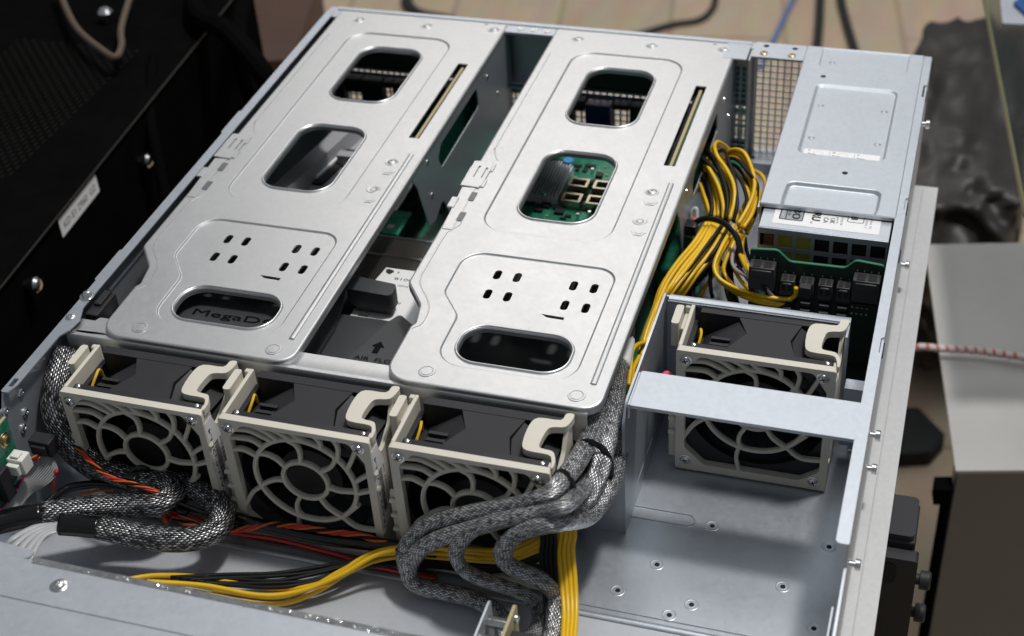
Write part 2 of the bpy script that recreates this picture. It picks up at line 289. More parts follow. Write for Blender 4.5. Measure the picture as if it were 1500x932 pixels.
PATHS = {
 'bl1': [
  [(7.0,-403.7,76.0),(10.4,-422.4,70.0),(13.0,-433.0,60.0),(20.3,-439.1,46.0),(40.4,-444.4,36.0),(65.8,-447.1,32.0),(78.7,-448.3,32.0)],
 ],
 'blA': [
  [(67.2,-448.8,34.0),(80.9,-447.7,34.0),(87.2,-451.5,32.0),(82.5,-461.0,32.0),(66.1,-466.5,32.0),(47.4,-475.6,34.0),(30.0,-485.4,36.0)],
 ],
 'blAt': [
  [(30.0,-485.4,36.0),(20.8,-491.2,37.0),(10.2,-499.8,38.0)],
 ],
 'blB': [
  [(65.6,-443.9,30.0),(78.7,-441.3,30.0),(97.2,-442.3,28.5),(113.6,-450.2,26.8),(118.6,-461.0,25.5),(113.3,-471.2,25.4),(99.0,-478.2,26.5),(77.2,-481.1,28.5),(61.4,-483.4,32.0)],
 ],
 'blBt': [
  [(62.4,-483.1,32.0),(52.5,-485.0,33.0),(42.1,-487.5,34.0)],
 ],
 'white': [
  [(41.5,-485.1,34.0),(30.9,-494.8,36.0),(25.5,-507.9,38.0),(19.7,-510.4,30.0)],
  [(42.4,-486.6,34.0),(32.6,-496.3,36.0),(29.3,-510.9,38.0),(23.6,-513.3,30.0)],
  [(43.2,-488.0,34.0),(34.7,-497.8,36.0),(33.8,-513.6,38.0),(28.1,-516.0,30.0)],
  [(44.0,-489.4,34.0),(37.3,-498.7,36.0),(38.1,-515.4,38.0),(32.4,-517.8,30.0)],
  [(44.9,-490.8,34.0),(39.4,-499.6,36.0),(42.2,-516.3,38.0),(36.6,-518.7,30.0)],
 ],
 'rA': [
  [(293.4,-333.6,60.0),(298.6,-359.7,66.0),(302.4,-382.7,70.0),(303.4,-403.1,72.0),(303.3,-418.1,75.0),(302.1,-435.0,79.0),(298.0,-452.5,81.6),(280.6,-453.1,70.0),(256.7,-452.5,58.2),(235.8,-452.5,46.4),(224.0,-453.7,34.0),(220.1,-457.9,24.0),(222.9,-460.7,14.0)],
 ],
 'rB': [
  [(296.0,-296.2,50.0),(300.7,-326.5,58.0),(306.0,-355.2,66.0),(310.5,-383.5,70.0),(312.4,-405.4,70.0),(312.4,-422.1,66.0),(308.2,-438.3,62.0),(298.9,-460.0,76.1),(278.8,-460.0,67.2),(259.0,-460.0,55.3),(240.2,-460.0,43.0),(227.7,-460.0,29.6),(221.8,-460.0,16.1),(227.5,-462.5,9.0),(243.2,-462.4,8.0),(260.4,-464.6,9.0),(276.3,-474.7,12.0),(284.5,-489.3,16.0)],
 ],
 'rC': [
  [(298.9,-324.7,44.0),(307.8,-360.8,52.0),(308.8,-389.3,56.0),(307.5,-414.8,58.0),(310.0,-464.0,88.5),(296.5,-464.0,79.0),(282.7,-464.0,72.1),(266.5,-464.0,63.5),(255.8,-464.0,51.5),(251.2,-464.0,38.8),(256.0,-464.0,28.3),(268.5,-464.0,24.1),(282.4,-464.0,20.9),(291.6,-465.4,15.0),(296.6,-477.5,16.0),(294.9,-494.4,20.0)],
 ],
 'rD': [
  [(302.5,-328.6,38.0),(309.8,-364.5,46.0),(315.4,-390.1,52.0),(316.6,-415.3,54.0),(312.3,-438.8,56.0),(305.2,-468.0,78.8),(288.5,-468.0,69.2),(279.6,-468.0,57.8),(277.6,-468.0,46.9),(284.8,-468.0,41.1),(295.6,-468.0,37.2),(302.6,-468.0,26.9),(306.2,-480.0,23.0),(305.8,-494.2,23.0)],
 ],
 'ry': [
  [(297.9,-448.0,63.5),(300.9,-447.9,52.0),(300.9,-453.1,44.0),(304.3,-462.9,34.0),(309.1,-476.3,28.0),(313.7,-495.6,27.0)],
  [(298.3,-443.3,58.0),(303.0,-447.4,52.0),(303.1,-452.6,44.0),(306.5,-462.4,34.0),(311.0,-475.8,28.0),(315.4,-495.2,27.0)],
  [(300.3,-443.7,58.0),(305.1,-446.9,52.0),(305.2,-452.1,44.0),(308.6,-461.8,34.0),(312.9,-475.3,28.0),(317.1,-494.8,27.0)],
  [(302.3,-444.2,58.0),(307.1,-446.4,52.0),(307.3,-451.6,44.0),(310.8,-461.3,34.0),(314.8,-474.8,28.0),(318.8,-494.4,27.0)],
 ],
 'rk': [
  [(290.9,-448.0,60.0),(293.0,-453.5,50.0),(293.1,-457.3,42.0),(296.6,-466.6,31.0),(300.3,-477.1,24.0),(304.3,-493.7,22.0)],
  [(292.8,-448.0,60.5),(295.0,-453.0,50.0),(295.1,-456.8,42.0),(298.5,-466.1,31.0),(302.4,-476.6,24.0),(306.2,-493.3,22.0)],
  [(294.8,-448.0,60.9),(296.9,-452.5,50.0),(297.2,-456.3,42.0),(300.4,-465.6,31.0),(304.4,-476.1,24.0),(308.2,-492.8,22.0)],
  [(296.7,-448.0,61.4),(298.8,-452.0,50.0),(299.3,-455.8,42.0),(302.4,-465.1,31.0),(306.5,-475.5,24.0),(310.2,-492.3,22.0)],
 ],
 'hy': [
  [(81.2,-501.3,16.0),(95.7,-492.5,14.0),(119.5,-486.2,12.0),(145.3,-484.2,10.0),(166.0,-479.6,9.0),(182.5,-472.6,12.0),(196.8,-459.3,18.0),(209.0,-451.5,20.0),(227.5,-449.8,24.0),(250.2,-451.0,28.0),(271.2,-453.6,34.0),(284.7,-450.4,40.0),(296.8,-448.0,52.5)],
  [(82.3,-501.1,13.0),(106.7,-492.3,11.0),(132.3,-489.8,9.0),(157.1,-486.1,7.0),(173.2,-478.7,9.0),(187.8,-466.5,14.0),(200.5,-455.1,16.0),(220.1,-451.2,20.0),(242.6,-451.0,24.0),(265.7,-453.9,30.0),(284.2,-449.5,36.0),(298.4,-448.0,50.5)],
  [(88.7,-499.6,10.0),(114.4,-493.3,8.0),(140.4,-491.7,6.0),(161.4,-487.9,5.0),(177.6,-478.6,8.0),(190.4,-463.0,10.0),(204.7,-452.6,12.0),(222.9,-449.6,16.0),(249.0,-449.4,20.0),(271.5,-450.5,26.0),(289.1,-448.0,36.2),(298.1,-442.0,42.0)],
  [(95.7,-501.4,19.0),(123.8,-493.6,15.0),(152.4,-490.4,12.0),(171.7,-482.8,12.0),(189.8,-470.7,16.0),(204.8,-459.3,22.0),(221.7,-453.7,26.0),(246.9,-451.4,30.0),(269.4,-453.1,36.0),(285.9,-448.3,42.0),(298.6,-448.0,55.3)],
 ],
 'hk': [
  [(103.4,-492.1,14.0),(129.1,-481.9,12.0),(152.5,-474.3,11.0),(171.3,-464.8,10.0),(190.3,-455.3,10.0),(207.3,-450.1,10.0),(233.2,-448.0,13.4),(262.9,-448.0,17.1),(288.9,-448.0,32.7),(290.6,-424.7,20.0)],
  [(108.0,-491.9,14.0),(130.1,-483.9,12.0),(153.3,-476.1,11.0),(172.4,-467.4,10.0),(190.7,-456.3,10.0),(207.7,-451.0,10.0),(233.1,-448.0,12.3),(262.8,-448.0,16.1),(288.8,-448.0,31.7),(298.2,-448.0,44.7)],
  [(112.6,-491.7,14.0),(130.3,-484.3,12.0),(154.7,-479.1,11.0),(173.0,-468.8,10.0),(191.2,-457.4,10.0),(208.0,-451.9,10.0),(233.0,-448.0,11.1),(262.8,-448.0,15.0),(288.8,-448.0,30.7),(298.1,-448.0,43.8)],
  [(117.1,-491.5,14.0),(131.7,-487.3,12.0),(155.3,-480.5,11.0),(174.5,-472.4,10.0),(191.6,-458.5,10.0),(208.3,-452.8,10.0),(232.9,-448.0,10.0),(262.7,-448.0,14.0),(288.7,-448.0,29.7),(298.1,-448.0,42.8)],
  [(121.7,-491.3,14.0),(132.1,-488.1,12.0),(156.5,-483.2,11.0),(175.0,-473.5,10.0),(192.0,-459.5,10.0),(208.7,-453.7,10.0),(232.8,-448.1,9.0),(262.6,-448.0,13.0),(288.7,-448.0,28.7),(298.1,-448.0,41.8)],
 ],
 'or1': [
  [(10.2,-466.7,52.0),(15.1,-460.7,50.0),(16.7,-450.5,48.0),(20.9,-444.0,47.0),(29.2,-444.2,46.0),(44.5,-454.2,46.0),(59.3,-459.7,44.0),(74.9,-459.6,42.0),(84.2,-458.4,38.0)],
 ],
 'or2': [
  [(80.7,-451.4,14.0),(94.4,-454.9,14.0),(109.0,-456.0,14.0),(122.4,-454.1,15.4),(141.8,-448.0,17.6),(157.9,-448.0,20.0),(175.5,-448.0,20.7),(190.9,-448.0,22.0),(205.9,-448.0,20.2),(222.6,-448.0,18.8),(241.1,-448.0,19.0)],
 ],
 'red': [
  [(83.3,-450.7,16.0),(93.8,-449.8,14.0),(112.2,-451.7,10.0),(120.6,-449.3,7.0),(140.0,-448.0,6.8),(159.5,-448.0,5.5),(177.1,-448.3,4.0),(203.3,-451.3,4.0),(233.6,-451.6,4.0)],
  [(82.2,-451.0,14.0),(96.5,-451.8,12.0),(115.3,-450.5,8.0),(124.1,-449.1,5.0),(139.5,-448.5,3.0),(155.3,-448.0,3.3),(179.6,-450.2,3.0),(205.7,-448.0,3.2),(232.2,-448.1,3.0)],
 ],
 'tube': [
  [(85.1,-448.0,25.1),(102.5,-448.0,21.0),(117.9,-448.0,17.5),(141.4,-448.0,14.9),(164.8,-448.0,14.0),(188.2,-448.0,15.8),(209.4,-448.0,18.6),(233.9,-448.0,20.7)],
 ],
 'rib1': [
  [(9.3,-448.4,50.0),(13.4,-452.4,50.0),(14.7,-457.0,48.0),(10.0,-464.6,42.0),(8.2,-475.6,38.0),(6.6,-492.6,36.0)],
 ],
 'rib2': [
  [(9.3,-446.2,46.0),(17.6,-451.9,44.0),(22.3,-456.3,38.0),(19.0,-462.5,34.0),(10.6,-469.9,30.0),(11.5,-491.5,30.0)],
 ],
 'pk': [
  [(23.5,-458.1,40.0),(18.6,-456.8,30.0),(15.6,-457.8,20.0)],
 ],
 'ly': [
  [(321.0,-172.6,56.0),(318.2,-166.8,59.2),(312.2,-152.1,60.0),(308.3,-140.1,58.4),(306.9,-127.5,53.6),(307.0,-119.1,44.0)],
  [(323.5,-173.6,57.0),(320.0,-159.6,60.3),(312.6,-142.6,63.3),(309.4,-132.6,66.0),(309.4,-121.9,66.0),(308.7,-107.1,60.7),(310.2,-98.7,50.0)],
  [(326.0,-174.6,58.0),(323.6,-162.7,62.8),(317.8,-148.9,65.2),(311.0,-130.1,62.8),(308.2,-106.3,55.4),(310.7,-92.0,45.0)],
  [(329.9,-179.5,60.0),(328.2,-171.3,65.3),(322.4,-157.4,69.3),(314.4,-144.2,72.0),(310.2,-132.6,68.0),(307.3,-112.8,60.7),(307.7,-94.4,50.0)],
  [(334.0,-180.9,61.0),(334.5,-168.1,67.8),(331.5,-156.8,72.0),(324.6,-144.7,74.5),(317.7,-135.1,76.0),(312.7,-119.0,73.0),(311.1,-101.3,66.0),(313.3,-89.8,57.5),(317.1,-84.6,50.0)],
  [(332.5,-176.7,58.0),(331.6,-161.8,63.3),(327.0,-147.8,66.7),(321.9,-137.7,68.0),(317.9,-120.0,64.0),(316.2,-103.2,57.3),(317.9,-90.7,48.0)],
  [(339.7,-182.9,60.0),(343.0,-172.5,64.5),(344.7,-160.7,68.0),(343.3,-148.4,71.0),(337.5,-133.8,74.0),(331.7,-122.9,74.0),(324.8,-114.6,70.0),(319.1,-108.8,63.0),(316.7,-102.3,54.0)],
  [(342.9,-183.4,58.0),(346.1,-172.1,61.0),(346.2,-159.8,64.0),(342.8,-145.1,67.0),(336.6,-132.0,70.0),(330.0,-121.3,70.0),(323.0,-112.9,65.0),(316.7,-108.1,57.5),(312.5,-102.1,50.0)],
  [(343.5,-177.1,52.0),(346.4,-163.2,55.2),(346.8,-148.2,58.4),(343.1,-135.4,60.0),(337.1,-118.5,58.0),(329.6,-96.3,50.0)],
  [(344.0,-174.5,48.0),(346.6,-154.3,51.2),(347.9,-134.0,53.2),(346.7,-123.7,54.0),(342.1,-113.1,52.4),(336.0,-99.4,46.0)],
  [(340.9,-180.2,56.0),(343.5,-169.9,59.2),(344.0,-163.5,62.4),(340.3,-152.5,64.0),(335.1,-140.0,62.8),(325.2,-119.4,58.0)],
  [(335.2,-169.2,52.0),(337.0,-157.5,52.0),(338.6,-144.7,53.2),(336.6,-133.2,54.0),(331.5,-121.9,52.8),(324.3,-108.1,48.0)],
  [(320.6,-163.6,50.0),(317.6,-154.9,53.2),(313.5,-146.2,56.4),(310.8,-138.7,58.8),(309.2,-124.2,58.0),(307.9,-103.8,50.0)],
  [(326.4,-167.5,52.0),(324.2,-159.0,56.8),(319.4,-146.4,59.2),(314.6,-133.9,60.0),(310.7,-119.3,58.0),(309.6,-95.6,50.0)],
  [(329.0,-164.7,50.0),(327.9,-151.3,56.0),(322.9,-135.2,60.0),(318.1,-122.6,60.0),(312.4,-101.4,50.0)],
 ],
 'lk': [
  [(321.5,-175.5,58.0),(320.7,-167.7,62.0),(315.2,-151.7,64.8),(309.9,-135.9,64.4),(306.6,-122.8,59.6),(304.3,-98.3,50.0)],
  [(331.9,-182.1,62.0),(330.6,-170.3,68.7),(325.0,-154.9,72.7),(316.8,-136.4,73.0),(310.5,-122.1,70.0),(307.3,-106.9,63.7),(307.6,-89.8,52.0)],
  [(329.2,-179.7,60.0),(328.6,-164.7,64.8),(323.0,-150.4,69.6),(316.6,-143.6,72.8),(309.5,-135.4,72.4),(305.2,-121.2,66.0)],
  [(336.3,-180.9,60.0),(336.8,-171.5,66.7),(331.5,-152.5,72.0),(325.7,-137.7,74.0),(320.5,-122.3,71.3),(316.3,-107.2,64.0),(310.9,-94.1,54.0)],
  [(340.0,-179.9,58.0),(342.1,-166.9,64.4),(336.9,-151.0,67.2),(329.8,-137.8,67.2),(324.7,-126.2,64.0),(319.0,-111.3,56.0)],
  [(347.0,-167.1,56.0),(346.7,-157.4,64.3),(345.1,-150.8,70.0),(338.3,-142.3,72.0),(329.5,-127.4,70.0),(322.6,-114.9,63.3),(316.9,-98.9,50.0)],
  [(342.9,-165.0,54.0),(341.5,-149.5,60.4),(336.5,-139.3,64.4),(329.8,-128.6,65.2),(324.4,-120.0,62.0),(320.6,-110.9,54.0)],
 ],
 'my': [
  [(320.2,-179.7,57.0),(316.3,-200.0,55.3),(309.6,-221.2,52.9),(305.5,-239.3,49.7),(305.0,-256.6,46.3),(303.9,-270.1,42.9),(303.4,-279.7,39.4),(304.2,-290.5,36.0)],
  [(322.5,-181.3,58.0),(318.6,-203.0,56.3),(311.8,-224.1,53.9),(307.6,-240.2,50.7),(305.8,-254.5,46.9),(305.2,-266.3,42.9),(304.9,-279.3,39.4),(304.6,-285.3,36.0)],
  [(324.8,-182.7,59.0),(321.4,-205.9,57.4),(315.3,-225.2,55.2),(310.7,-240.8,51.6),(307.5,-249.6,46.8),(305.9,-259.7,42.0)],
  [(326.8,-182.7,59.0),(323.3,-204.5,57.4),(317.6,-225.6,55.2),(312.4,-239.5,51.6),(308.8,-245.6,46.8),(306.1,-250.7,42.0)],
  [(328.6,-182.7,59.0),(324.9,-201.1,56.6),(319.1,-222.1,53.6),(313.5,-234.5,48.8),(308.9,-238.4,42.8),(305.6,-243.6,38.0)],
  [(332.5,-182.0,58.0),(328.0,-202.5,54.0),(320.9,-219.5,48.0),(315.1,-228.6,40.0),(310.0,-232.8,32.0)],
  [(337.3,-184.6,60.0),(333.4,-205.0,56.5),(331.8,-217.3,51.5),(336.6,-223.9,47.5),(348.4,-228.1,45.0),(363.8,-245.4,55.6),(378.4,-245.4,55.6),(383.2,-245.4,58.8),(383.6,-245.4,64.7)],
  [(338.8,-182.7,58.0),(334.7,-199.9,54.6),(332.1,-212.9,49.7),(335.7,-221.6,45.7),(348.4,-227.7,42.7),(363.9,-245.4,53.0),(373.4,-245.4,51.9),(378.7,-245.4,51.2)],
  [(340.3,-181.4,56.0),(336.1,-192.0,52.0),(331.8,-203.8,46.0),(334.0,-215.0,42.0),(345.4,-222.0,38.0),(361.7,-244.4,50.6),(376.6,-245.4,50.6)],
  [(341.4,-180.8,54.0),(337.8,-194.6,50.0),(335.6,-206.0,44.0),(338.4,-211.2,40.0),(348.7,-222.8,39.1),(361.5,-243.1,50.9),(373.4,-245.4,51.2)],
  [(342.5,-182.6,54.0),(341.7,-190.9,48.0),(351.3,-222.6,58.2),(360.5,-239.3,58.5),(365.8,-245.4,57.2)],
  [(342.6,-178.7,50.0),(343.7,-189.5,46.0),(352.5,-223.9,59.4),(361.9,-241.2,58.8),(368.0,-245.4,55.0)],
  [(338.6,-173.6,48.0),(337.5,-191.9,44.0),(343.2,-203.6,38.0),(355.4,-231.5,48.0),(366.0,-245.4,52.0)],
  [(328.9,-169.7,44.0),(329.5,-196.0,36.0),(326.1,-201.2,28.0),(321.7,-206.6,20.0)],
 ],
 'mk': [
  [(330.6,-184.2,60.0),(326.1,-201.9,58.0),(318.6,-224.7,54.0),(311.8,-235.6,46.0),(307.7,-237.7,38.0)],
  [(334.2,-182.3,58.0),(329.6,-205.1,54.0),(321.8,-215.6,46.0),(315.0,-224.9,38.0),(310.1,-228.3,30.0)],
  [(336.1,-179.9,56.0),(330.1,-201.2,50.0),(323.9,-211.5,42.0),(317.0,-220.9,34.0),(312.7,-224.2,26.0)],
  [(318.0,-170.7,50.0),(313.9,-192.9,48.0),(308.8,-211.8,44.0),(305.8,-224.0,40.0),(302.9,-236.1,36.0)],
  [(342.6,-172.9,44.0),(346.4,-184.3,40.0),(362.8,-241.4,63.0),(370.1,-245.4,55.3)],
  [(385.6,-234.0,56.0),(383.5,-235.3,50.0),(380.7,-245.4,51.8),(374.5,-245.4,50.1)],
  [(338.9,-175.5,48.0),(335.2,-184.7,40.0),(334.0,-195.3,32.0),(337.7,-205.5,26.0),(343.0,-218.5,24.0)],
  [(339.9,-175.3,48.0),(336.7,-184.4,40.0),(335.5,-195.0,32.0),(339.2,-205.1,26.0),(344.5,-218.2,24.0)],
  [(340.8,-175.1,48.0),(338.2,-184.1,40.0),(337.0,-194.6,32.0),(340.7,-204.8,26.0),(346.1,-218.8,24.7)],
  [(341.7,-174.9,48.0),(339.8,-183.7,40.0),(338.5,-194.3,32.0),(342.3,-204.5,26.0),(348.1,-221.6,27.2)],
  [(334.6,-176.5,48.0),(331.2,-194.7,45.0),(328.5,-209.1,41.0),(330.9,-221.3,36.5),(332.3,-222.3,32.0)],
 ],
 'grey_wire': [
  [(339.3,-190.4,50.0),(340.7,-207.6,50.0),(345.0,-216.3,50.1),(355.1,-232.1,57.7),(365.6,-245.4,62.4),(371.1,-245.4,55.5),(373.4,-245.4,51.9)],
 ],
 'teal_wire': [
  [(339.7,-187.4,48.0),(343.1,-195.6,46.0),(353.2,-227.4,57.9),(362.2,-243.1,58.9),(367.0,-245.4,54.8)],
 ],
 'purple_wire': [
  [(338.2,-186.8,46.0),(343.0,-200.5,44.0),(353.6,-228.9,53.8),(360.9,-241.0,55.9),(366.0,-245.4,53.3)],
 ],
 'redw': [
  [(324.8,-188.6,30.0),(320.6,-196.5,28.0),(316.5,-204.4,26.0),(313.2,-210.0,24.0)],
 ],
 'greyw': [
  [(325.4,-188.6,28.0),(321.6,-195.5,26.0),(317.5,-203.3,24.0),(313.9,-208.1,22.0)],
 ],
 'yd': [
  [(305.5,-282.0,40.0),(302.3,-293.3,46.0),(302.3,-305.9,50.0),(304.9,-319.1,50.0),(306.4,-330.6,48.0)],
  [(304.3,-295.4,40.0),(304.1,-307.9,42.0),(305.7,-321.2,44.0),(306.4,-330.6,44.0)],
 ],
 'tie1': [
  [(297.2,-403.1,66.0),(301.3,-400.7,68.0),(308.3,-398.2,64.0),(315.9,-396.4,56.0),(317.6,-396.7,48.0),(309.9,-399.4,44.0),(299.0,-398.1,50.0)],
 ],
}
# ------------------------------------------------------------------ chassis
CH = thing('server_chassis', 'open galvanised steel rack server chassis with its lid off, holding fans, riser cages and cables', 'server case', (218,-300,0))
b = B()
b.prism([(0.6,-660),(436.4,-660),(436.4,0),(0.6,0)], -1.2, 0)
b.tube([(2,-452.5,0),(434,-452.5,0)], 2.2, 10, 1.7, sub=0)
b.box(303,434,-447,-422.5,-.6,.5)

gr_ = rrect(305,353,-381,-372.8,4); b.tube([(p[0],p[1],.1) for p in gr_+[gr_[0]]], .5, 6, .55, sub=0)
fl = b.build('floor_panel', STEEL_IN, CH)
b = B(); b.prism([(2.4,-659),(432.8,-659),(432.8,-454.9),(2.4,-454.9)], .05, .5); b.build('lit_floor_overlay', FLOOR_LIT, CH)  # added sheet that brightens the floor ahead of the fans
for x,y in [(362.6,-377.7),(424,-378.3),(340.2,-411.5),(324.8,-433.9),(362.9,-434.2),(353.5,-443.5),(423.9,-434.8),(150,-441),(405,-411)]:
    zf = .5 if y < -422.6 else 0
    d = B(); d.lathe([(3.7,0),(3.5,.1),(3.2,.1),(3.0,.03),(2.2,.06),(1.6,.16),(1.25,.05)], (x,y,zf), n=24); o = d.build('standoff_hole', STEEL_IN, CH)
    d = B(); d.cyl((x,y,zf+.05),(x,y,zf+.19),1.35,20); d.build('hole_shade_disc', HOLESHADE, o)
# side walls
b = B()
b.prism([(-660,0),(0,0),(0,86),(-452,86),(-456,78),(-660,78)], 0, 1.2, 'x')
lip = rpoly([(0,-452.5,1),(4.2,-453.5,3),(6.2,-446,2),(6.2,-404,2),(9,-398,4),(10,-388,5),(6.2,-378,3),(6.2,-316,0),(6.2,-8,1),(0,-8,0),(0,-158,0),(-1.4,-159,0),(-1.4,-186,0),(0,-187,0),(0,-322,0),(-1.2,-323,0),(-1.2,-352,0),(0,-353,0)],4)
b.prism(lip, 86.05, 87, holes=[rrect(1.6,4.4,-448,-441.5,.4,2), circ(3.5,-387.5,1.7,12)])
b.box(1.25,2.2,-660,-463,0,79)
b.tube([(1.4,-300,74),(1.4,-345,74)], .6, 6, .8, sub=0)
wl = b.build('left_side_wall', STEEL_IN, CH)
for y,z in [(-440.7,77.2),(-442.2,63.4),(-447.5,56.7),(-456.1,84)]:
    d = B(); d.lathe([(2.6,0),(2.6,.6),(1.9,1.3),(1.1,1.4),(.9,.6)], (1.2,y,min(z,76)), (1,0,0), 16); d.build('rivet', CHROME, wl)
d = B(); d.lathe([(2.7,0),(2.7,.4),(1.7,.9),(.9,.9),(.8,.2)], (3.5,-387.5,87), n=20); d.build('lip_screw', CHROME, wl)
b = B()
b.prism([(-660,0),(0,0),(0,86),(-456,86),(-458,72),(-660,62)], 435.8, 437, 'x')
b.prism(rpoly([(430.9,-458,2.2),(437,-458,1),(437,-346,0),(437,-322,0),(435.4,-321,0),(435.4,-309,0),(437,-308,0),(437,-189,0),(435.6,-188,0),(435.6,-176,0),(437,-175,0),(437,-56,0),(434.6,-55,0),(434.6,-40,0),(437,-39,0),(437,0,1),(432.2,0,1)],4), 86.05, 87)
b.box(433.2,434,-640,-475,0,64)
wr = b.build('right_side_wall', STEEL2, CH)
for y,z in [(-348.3,54.8),(-338.1,21.8),(-142.9,16.1),(-53,66),(-425,40)]:
    d = B(); d.lathe([(1.7,0),(1.7,2.5),(3,2.6),(3,4.6),(2.6,5.1)], (437,y,z), (1,0,0), 18); d.build('mounting_pin', CHROME, wr)
for y,z in [(-48,85),(-182,85),(-214,74),(-315,85)]:
    d = B(); d.box(433,437.6,y-5,y+5,z-3,z+.4); d.build('wall_clip', BLACKP, wr, bev=.4)
# rear wall
b = B()
for x0,x1 in [(1.3,146),(172,316)]:
    b.box(x0,x1,-1.2,0,42,86); b.box(x0,x1,-1.2,0,29.2,33.4); b.box(x0,x1,-1.2,0,0,9)
    b.grid(x0,x1,33.4,42,round((x1-x0)/4.9),1,3.7,6.2,-1.2,0)
    b.grid(x0,x1,9,29.2,round((x1-x0)/4.9),4,3.7,3.8,-1.2,0)
b.box(146,172,-1.2,0,42,86); b.box(146,172,-1.2,0,0,3); b.grid(146,172,3,42,5,8,3.8,3.6,-1.2,0)
b.box(1.3,316,-12,-1.3,42.4,43.6)
b.box(140,178,-14,-1.3,40,41)
b.box(1.3,300,-15.5,0,85.4,86.5)
b.box(7,316.5,-4.4,-.2,86.55,87.2)
b.box(140,179,-15.2,-5,84.2,85.3)
rw = b.build('rear_wall', STEEL_IN, CH)
for x in (161.3,151,171): 
    d = B(); d.lathe([(2.6,0),(2.4,.5),(1.2,.5),(1,.1)], (x,-9.7,86.5), n=18); d.build('rear_screw', CHROME, rw)
b = B(); b.box(300,316.4,-26.5,-4.6,86.1,87.1); b.box(316.6,320,-9,0,0,86.4); b.box(317.5,318.6,-25,-9,0,86)
b.grid(300.4,315.6,4,73,3,16,3.4,3.3,-9.8,-9); b.box(300.4,316.5,-9.8,-9,73,86); b.box(315.7,316.5,-9.8,-9,0,73)
b.build('rear_post', STEEL_IN, CH)
b = B(); b.grid(320.2,354,2,80,7,16,4.05,4.1,-1.2,0); b.box(320.2,354,-1.2,0,80,86); b.box(320.2,354,-12,-1.3,0,2.4); b.box(324,350,-24,-13,2,5); b.box(320.2,354,-30,-25,0,8)
pp = b.build('perforated_panel', STEEL_IN, CH)
b = B(); b.prism(rrect(319,354,-21,.2,1), 86.2, 87.1, holes=[circ(326.6,-4.6,2,14),circ(346.3,-5.2,2,14)]); o = b.build('panel_flange', STEEL2, CH)
for x in (326.6,345.6):
    d = B(); d.lathe([(2.6,0),(2.6,.5),(1.8,1),(.8,1),(.7,.3)], (x,-15.5,87.1), n=18); d.build('flange_screw', BRASS, o)
    d = B(); d.cyl((x,-4.9,84.5),(x,-4.9,85.8),2.4,14); d.build('flange_hole', HOLESHADE, o)
# fan tray rail across the fans
b = B()
sec = [(-383,82.2),(-383,83.2),(-393.5,83.3),(-395.6,84.4),(-397.6,84.2),(-398.6,82.5),(-398.6,66),(-397.6,66),(-397.6,81.8),(-395.5,82.4)]
b.prism(sec, 6.5, 301.6, 'x'); b.prism(rpoly([(1.3,-398,0),(8,-398,2),(14,-390,3),(18,-381,2),(30,-381,2),(30,-393,1),(7,-394,1),(1.3,-392,0)],3), 83.3, 84.3)
b.build('fan_rail', STEEL, CH)
# wall between main bay and the right fan bay
b = B()
b.prism(rpoly([(-394,0,0),(-293.5,0,0),(-293.5,87,2),(-387,87,7),(-394,78,4)],4), 318.4, 319.6, 'x', holes=[[(-368,11.8),(-330,11.8),(-330,13.6),(-368,13.6)],[(-352,62),(-345,55),(-343,66),(-350,72)]])
b.prism([(297,0),(318.3,0),(318.3,46),(297,38)], -394, -393, 'y')
b.box(319.7,418.6,-294.6,-293.5,0,84.5); b.prism([(-299.4,85.2),(-298.8,83),(-298.3,85.8),(-295,86.2),(-293.6,85.6),(-293.6,84.6),(-296,85)], 321.5, 418.6, 'x')
b.box(417.4,418.6,-310,-299.5,70,85)
b.build('fan_bay_wall', STEEL_IN, CH)
b = B()
b.prism(rrect(321.4,431.6,-389.6,-362.4,.8,3), 86.3, 87.3)
b.box(321.4,431.4,-389.6,-388.6,85.2,86.2); b.box(320,321.2,-389,-363,78,87); b.box(428.5,435.7,-388,-364,78,79)
b.build('bay_shelf', STEEL2, CH, bev=.3)
# drive bay lid at the front
b = B()
b.prism([(1.4,-660),(435,-660),(435,-577.6),(1.4,-577.6)], 85.8, 87); b.prism([(1.4,-576.9),(435,-576.9),(435,-554.6),(1.4,-554.6)], 85.8, 87, holes=[rrect(58.5,64.5,-561.5,-556.5,.6,2)])
b.box(1.4,435,-577.6,-576.9,85.6,86.5); b.prism(rpoly([(44,-554.5,2),(79.5,-554.5,3),(79.5,-549,2),(44,-547,2)],3), 85.9, 86.9)
b.box(1.4,435,-557.5,-556.4,40,85.7)
dl = b.build('drive_bay_lid', STEEL3, CH)
d = B(); d.lathe([(4.2,0),(3.6,.4),(2.6,.5),(2.2,1.2),(1.2,1.6),(.8,.8)], (101.6,-565.5,87), n=22); d.build('lid_screw', CHROME, dl)
d = B()
for k in range(60):
    x = 84+k*3.4+random.uniform(-1,1); r = random.uniform(.25,.8)
    d.lathe([(r*1.5,0),(r*1.2,.5),(r*.4,r*.9)], (x,-555.2+random.uniform(-.9,.9),86.9), (random.uniform(-.4,.4),random.uniform(-.5,.3),1), 7)
d.prism([(82,-556.4),(290,-556.4),(290,-553),(82,-553)], 86.95, 87.2)
d.build('edge_gasket', mat('clear_edge_tape', (.5,.5,.5), .12, .8, .6, 250, .3, 200), dl)

